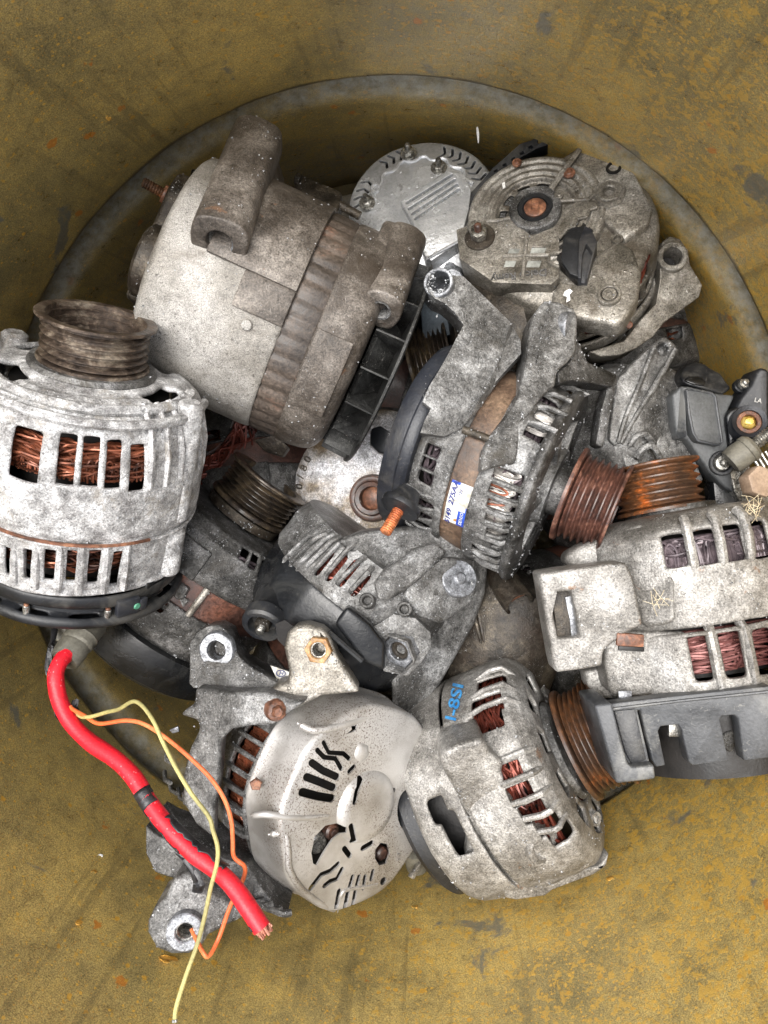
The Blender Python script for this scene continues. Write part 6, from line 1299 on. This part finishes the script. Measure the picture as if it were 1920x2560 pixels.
# embossed dome and pressings
dx, dy = pi(1310, 1110, 8); gd = I.sub(dx, dy, 0)
tI.part('cover_dome', lathe(gd, [(.01, 16), (26, 15), (36, 9), (42, 0), (45, -4)], 44, 4), M['silver_rust'], cI)
dx, dy = pi(1270, 770, 4); tI.part('cover_dimple', lathe(I.sub(dx, dy, 0), [(.01, 6), (13, 5), (20, 2), (26, -3)], 32, 3), M['rust_dark'] if False else M['silver_rust'], cI)
def press(pts, r): return tube(smooth_path([I.p(*pi(x, y, z), z) for x, y, z in pts], 5), r * I.k, 8)
tI.part('pressing', press([(900, 1128, -6), (980, 1128, -1), (1060, 1120, 0)], 5), M['silver_rust'], cI)
def crease(pts, r, dz=0): return tube(smooth_path([I.hit(*Z7([(x, y)])[0], z) for x, y, z in pts], 6), [r * I.k * (.35 if k in (0, 1) else 1) for k in range(6 * (len(pts) - 1) + 1)], 10)
tI.part('crease', crease([(640, 1120, -60), (730, 1112, -22), (860, 1128, -8), (1000, 1130, -5), (1075, 1120, -4)], 8), M['silver_rust'], cI)
tI.part('crease', crease([(740, 1225, -34), (830, 1220, -14), (850, 1300, -9), (860, 1420, -8), (930, 1530, -9), (1040, 1610, -12), (1110, 1640, -22)], 9), M['silver_rust'], cI)
tI.part('crease', crease([(905, 600, -44), (1000, 640, -14), (1130, 620, -8), (1240, 585, -9), (1300, 560, -14)], 9), M['silver_rust'], cI)
tI.part('crease', crease([(1130, 1660, -24), (1150, 1560, -7), (1190, 1530, -6), (1290, 1515, -7), (1350, 1500, -8)], 6), M['silver_rust'], cI)
tI.part('lettering', text_mesh('B', I, 26, *pi(1475, 1355, 0), -1, 1.5, -90), M['silver_rust'], cI)
g = I.sub(*pi(1525, 1090, -20), -28)
tI.part('square_terminal', lprism(g, ngon(4, 30, 40), -20, 6), M['rust_dark'], bevel=4, jit=2); tI.part('terminal_tip', tube([g.p(-14, 0, 10), g.p(16, 6, 12)], 8 * I.k, 8), M['alu_bare'])
g = I.sub(*pi(1110, 1215, -20), -30); tI.part('diode_bolt', disc(g, 20, -16, 8, 30, 5), M['rust_dark']); tI.part('bolt_head', hexp(g, 11, 8, 15), M['rust_dark'], bevel=2)
g = I.sub(*pi(1040, 1290, -20), -36); tI.part('diode_cap', disc(g, 26, -16, 6, 30, 6), M['steel'])
g = I.sub(*pi(1385, 1335, -20), -26); tI.part('diode_bolt', disc(g, 18, -16, 8, 30, 5), M['rust_dark'])
tI.part('diode_plate', lathe(I, [(.01, -52), (220, -56), (240, -110)], 48), M['dark'])  # coloured black so the shade behind the slots is painted in
tI.part('side_plug', tube([I.p(*pi(1560, 1300, -90), -90), I.p(*pi(1590, 1400, -110), -120)], 34 * I.k, 20), M['gray_boot'])
tI.part('plug_tab', plate(I, Z7([(1540, 1470), (1600, 1380), (1598, 1420), (1560, 1480)]), -60, 16), M['alu_tan'], bevel=3)
# housing
zI0, zI1 = -140, -330
hI = []
for i, (x, y) in enumerate(((675, 655), (640, 732), (600, 820), (575, 912), (556, 1010), (545, 1110), (545, 1208), (565, 1300))):
    u, v = Z7([(x, y)])[0]; t, z = I.tz(u, v, RI - 6)
    e = 3.3 if i in (0, 1, 7) else 4.0
    hI.append((t - e, t + e, -252, -156))
barsI = []
hs_ = sorted(hI)
tI.part('front_housing', shell(I, [(RI - 8, zI0), (RI, zI0 - 8), (RI, -256), (RI - 2, -330)], hI + [(t, t + 6, -250, -156) for t in range(-170, -20, 11)], 7, 2.5), M['alu_gray'], solid=12, sub=2, disp=2.5)
for a, b in zip(hs_[:-1], hs_[1:]):
    tm = (a[1] + b[0]) / 2; tI.part('bar', tube([I.c(tm, RI - 8, -142), I.c(tm, RI + 1, -158), I.c(tm, RI + 5, -210), I.c(tm, RI + 1, -262)], 6.5 * I.k, 8, rw=.2), M['alu_gray'], disp=2)
hJ = []
for (x, y) in ((205, 860), (180, 950), (175, 1055), (165, 1160), (300, 640)):
    u, v = Z7([(x, y)])[0]; t, z = I.tz(u, v, RI - 6); hJ.append((t - 4.2, t + 4.2, z - 26, z + 30))
tI.part('pulley_side_housing', shell(I, [(RI - 2, -326), (RI + 4, -334), (RI - 2, -380), (RI - 24, -440), (RI - 60, -466), (60, -470)], hJ, 7, 2.5), M['alu_gray'], solid=12, sub=2, disp=3)
for (x, y) in ((190, 800), (180, 905), (170, 1005), (165, 1105), (150, 1180), (170, 1240)):
    u, v = Z7([(x, y)])[0]; t, z = I.tz(u, v, RI - 6); tI.part('bar', tube([I.c(t, RI + 1, z + 36), I.c(t, RI + 5, z), I.c(t, RI - 12, z - 40)], 6.5 * I.k, 8, rw=.2), M['alu_gray'], disp=2)
tI.part('winding', merge(winding(I, RI - 26, -252, -160, 26, 3.6, 16, 170, 71, freq=18), loops(I, RI - 20, -250, 84, 70, 3.8, 4, min(h[0] for h in hI) - 4, max(h[1] for h in hI) + 4, 6, 9)), M['copper'])
tI.part('winding', winding(I, RI - 30, -420, -340, 26, 3.6, 16, 130, 72, freq=12), M['copper'])
tI.part('dark_rotor_core', lathe(I, [(.01, -130), (RI - 50, -140), (RI - 56, -430), (.01, -440)], 40), M['dark'])
tI.part('black_pulley', lathe(I, [(60, -480), (200, -484), (208, -490), (208, -540), (60, -544)], 56), M['blk_wet'])
# traced lugs
def lug(name, pts, depth, u, v, h, r, fl, mat, ax=(-.1, 0, 1), bev=10):
    h = planeh(Z7(pts), u, v) + 5; g = fw(Q(u, v, h), Vector(ax), 1 / SC)
    tI.part(name, cut(pxprism(Z7(pts), depth), [lathe(g, [(.01, 60), (r, 60), (r, -fl), (.01, -fl)], 28)]), mat, bevel=bev, bseg=3, jit=4, bang=42); return g
lp = [(300, 150, 180), (340, 90, 190), (400, 58, 195), (460, 52, 200), (520, 90, 200), (545, 170, 200), (600, 260, 205), (720, 330, 215), (810, 385, 225), (760, 400, 240), (700, 440, 260), (560, 430, 270), (420, 410, 260), (320, 410, 230), (296, 380, 210), (300, 300, 190)]
g = lug('mounting_lug', lp, 90, 542, 1625, 196, 20, 40, M['alu_dark'])
tI.part('lug_face', lathe(g, [(19, -30), (20, 2), (22, 5), (37, 5), (40, 2), (42, -10)], 36, 1), M['alu_bare'])
lp2 = [(832, 180, 270), (850, 100, 275), (900, 60, 280), (960, 50, 282), (1040, 70, 282), (1085, 110, 280), (1130, 220, 280), (1250, 430, 285), (1160, 440, 290), (1040, 450, 296), (960, 490, 296), (870, 540, 300), (820, 480, 295), (740, 430, 285), (800, 380, 280), (850, 370, 278), (855, 300, 275)]
g = lug('mounting_lug', lp2, 70, 797, 1624, 280, 17, 45, M['alu_tan'])
nut = tI.part('hex_nut', hexp(g, 30, -8, 12, 17, 25), rustmat('ochre_rust_nut', c(120, 84, 48), c(158, 122, 78), c(186, 160, 120), wet=.1), bevel=2, jit=1)
tI.part('thread', merge(*[tube([g.p(15.5 * math.cos(a), 15.5 * math.sin(a), -30 + k * 6) for a in [q * PI / 10 for q in range(20)]], 2.2 / SC, 6, True) for k in range(6)]), M['steel'], nut)
g = fw(Q(690, 1775, 330), Vector((.3, .1, 1)), 1 / SC); tI.part('bolt', lathe(g, [(.01, 34), (8, 34), (11, 28), (12, 18), (18, 16), (22, 10), (24, -14)], 22, 2), M['rust_bolt'])
tI.part('top_casting', pxprism(Z7([(330, 410, 270), (560, 420, 290), (740, 425, 300), (860, 470, 320), (960, 480, 330), (840, 560, 340), (760, 620, 350), (640, 610, 350), (540, 640, 345), (480, 700, 340), (470, 900, 335), (440, 1080, 330), (430, 1250, 320), (340, 1180, 310), (270, 1050, 300), (262, 900, 300), (300, 740, 300), (350, 640, 300), (340, 590, 290), (240, 560, 240), (330, 500, 260)]), 50), M['alu_gray'], bevel=16, bseg=4, jit=6, disp=4)
tI.part('rusty_washer', disc(fw(Q(640, 1961, 350), Vector((0, 0, 1)), 1 / SC), 13, -4, 4, 5), M['rust_bolt'])
tI.part('aluminium_burr', pxprism(Z7([(185, 640, 250), (235, 620, 255), (240, 650, 255), (205, 660, 250)]), 8), M['alu_bare'], bevel=1)
lp3 = [(60, 1780, 470), (60, 1720, 468), (100, 1640, 462), (160, 1590, 456), (200, 1500, 446), (230, 1460, 440), (300, 1440, 434), (380, 1480, 432), (420, 1560, 434), (520, 1590, 430), (620, 1640, 425), (600, 1700, 430), (520, 1740, 436), (400, 1800, 448), (370, 1850, 456), (300, 1900, 462), (200, 1905, 468), (110, 1870, 474)]
g = lug('mounting_lug', lp3, 110, 463, 2329, 452, 18, 50, M['alu_gray'], (.15, 0, 1), 12)
tI.part('lug_face', ring(g, 36, 18, -40, 5, 36, 2), M['alu_bare'], jit=1)
tI.part('thread', merge(*[tube([g.p(16.5 * math.cos(a), 16.5 * math.sin(a), -40 + k * 6) for a in [q * PI / 10 for q in range(20)]], 2.4 / SC, 6, True) for k in range(7)]), M['steel'])
tI.part('cast_nub', disc(fw(Q(468, 2258, 440), Vector((0, 0, 1)), 1 / SC), 10, -6, 4, 16, 3), M['alu_gray'])
tI.part('lower_casting', pxprism(Z7([(60, 1180, 330), (120, 1230, 335), (300, 1300, 340), (480, 1350, 345), (640, 1400, 350), (700, 1500, 340), (800, 1640, 330), (860, 1680, 325), (700, 1640, 340), (560, 1570, 350), (400, 1520, 360), (200, 1460, 370), (110, 1440, 370), (60, 1330, 350)]), 150), M['alu_dark'], bevel=14, bseg=3, jit=7, disp=5)
for k in range(4): tI.part('rib', tube(smooth_path([Q(*Z7([(560 + k * 60, 1560 + k * 24, 350)])[0]), Q(*Z7([(640 + k * 60, 1600 + k * 22, 350)])[0]), Q(*Z7([(720 + k * 50, 1590 + k * 24, 345)])[0])], 4), 7 / SC, 8, rw=.2), M['alu_dark'], disp=2)
# ---------------------------------------------------------------- small loose things
tagged('white_paint_chip', merge(tube([Q(1193, 318, -20), Q(1195, 335, -20), Q(1196, 358, -24)], [2.5 / SC, 3.5 / SC, 1.5 / SC], 6)), M['white_bit'], 'thin upright white sliver against the drum wall above the silver cover', 'sliver')
tagged('paint_chip', pxprism([(1255, 458, 40), (1262, 454, 40), (1264, 468, 40), (1258, 472, 40)], 4), M['white_bit'], 'small white chip on the ring ribs of the tan alternator', 'paint chip')
tagged('paint_chip', pxprism([(1412, 728, 140), (1424, 722, 140), (1432, 728, 140), (1424, 736, 140), (1426, 750, 140), (1416, 756, 140), (1418, 742, 140), (1408, 738, 140)], 4), M['white_bit'], 'white splash-shaped chip below the lettered block of the tan alternator', 'paint chip')
def on_wall(u, v, off=1.2):
    o, d = DR.ray(u, v); a = d.x**2 + d.y**2; b = 2 * (o.x * d.x + o.y * d.y); c_ = o.x**2 + o.y**2 - (RW - off)**2
    t = (-b + math.sqrt(b * b - 4 * a * c_)) / (2 * a); return DR.p(*(o + d * t))
def flake(u, v, w_, h_, seed, mat, label, curl=4):
    r_ = random.Random(seed); n = 9; top = []
    for k in range(n):
        a = 2 * PI * k / n; top.append((u + w_ * math.cos(a) * r_.uniform(.7, 1.15), v + h_ * math.sin(a) * r_.uniform(.6, 1.2)))
    P = [on_wall(x, y, 3 + r_.uniform(0, curl)) for x, y in top]; ctr = on_wall(u, v, 3)
    nn = (DR.o + DR.Z * (ctr - DR.o).dot(DR.Z) - ctr).normalized()
    return tagged('paint_flake', prism(P, -nn * .0007), mat, label, 'paint flake', 'flakes on the drum wall', bevel=.6)
flake(424, 2398, 26, 8, 1, M['flake'], 'largest curled yellow flake, just under the bottom-left lug', 14)
flake(410, 2392, 14, 5, 2, M['flake'], 'narrow yellow flake leaning on the largest one under the lug', 16)
flake(1038, 2266, 9, 4, 3, M['flake'], 'small oval yellow flake right of the silver cover', 5)
flake(1526, 2196, 10, 6, 4, M['flake'], 'small square yellow flake below the bent orange pulley alternator', 4)
flake(237, 2177, 8, 4, 5, M['flake'], 'small yellow flake on the wall left of the red cable', 4)
flake(198, 2305, 10, 7, 6, M['flake'], 'yellow flake on the wall left of the bottom-left lug', 4)
flake(272, 298, 9, 5, 7, M['flake'], 'orange-yellow flake on the wall above left of the barrel lug', 4)
flake(252, 2138, 8, 4, 8, M['white_bit'], 'white bent flake on the wall left of the bottom-left lug', 6)
# ---------------------------------------------------------------- crusts of white oxide clinging to the wet castings
def crumbs(t, n, seed, gate=0.0, smax=3.0, zmin=.2):
    r_ = random.Random(seed); cand = []; acc = []; tot = 0
    for o in t.o.children:
        if o.type != 'MESH' or not o.data.materials or not any(k in o.data.materials[0].name for k in ('aluminium', 'metal')): continue
        if o.name.split('.')[0] in ('dark_rotor_core', 'winding', 'lettering', 'lug_bore', 'arm_bushing', 'washer', 'bushing', 'hex_nut', 'nut_rim', 'bolt', 'mounting_foot'): continue
        for p in o.data.polygons:
            if p.normal.z > zmin and p.area > 1e-7: tot += p.area; acc.append(tot); cand.append((o.data, p))
    V = []; Fc = []; import bisect; tries = 0; k = 0
    while k < n and tries < n * 12:
        tries += 1; me, p = cand[bisect.bisect_left(acc, r_.random() * tot)]
        vs_ = [me.vertices[i].co for i in p.vertices]; a, b_ = r_.choice(range(1, len(vs_) - 1)) if len(vs_) > 3 else 1, 0
        u, v = r_.random(), r_.random()
        if u + v > 1: u, v = 1 - u, 1 - v
        P = vs_[0] + (vs_[a] - vs_[0]) * u + (vs_[a + 1] - vs_[0]) * v
        if noise.noise((P + t.org) * 55) + .5 * noise.noise((P + t.org) * 160) < gate: continue
        s_ = (r_.random() ** 2 * smax + .9) / SC; c0 = P + t.org + p.normal * s_ * .2; b = len(V)
        s_ *= .85
        for d in ((1, 0, 0), (-1, 0, 0), (0, 1, 0), (0, -1, 0), (0, 0, 1), (0, 0, -1)):
            V.append(c0 + Vector(d) * s_ * r_.uniform(.5, 1.5))
        Fc += [[b + i for i in f] for f in ((0, 2, 4), (2, 1, 4), (1, 3, 4), (3, 0, 4), (2, 0, 5), (1, 2, 5), (3, 1, 5), (0, 3, 5))]; k += 1
    o = t.part('oxide_crust', (V, Fc), M['oxide']); o['kind'] = 'stuff'
M['oxide'] = simple('white_oxide_crust', c(112, 113, 114), c(206, 208, 210), (.2, .45), .1, 300, .2)
crumbs(tE, 1100, 1, .2, 2.2); crumbs(tJ, 500, 2, .2, 2.0); crumbs(tK, 500, 3, .18, 2.2); crumbs(tG, 350, 4, .2, 2.0); crumbs(tHh, 350, 5, .2, 2.0); crumbs(tA, 500, 6, .12, 2.4); crumbs(tI, 350, 7, .15, 2.4); crumbs(tB, 450, 8, .15, 2.2); crumbs(tD, 200, 9, .15, 2.0); crumbs(tF, 250, 10, .1, 2.4)
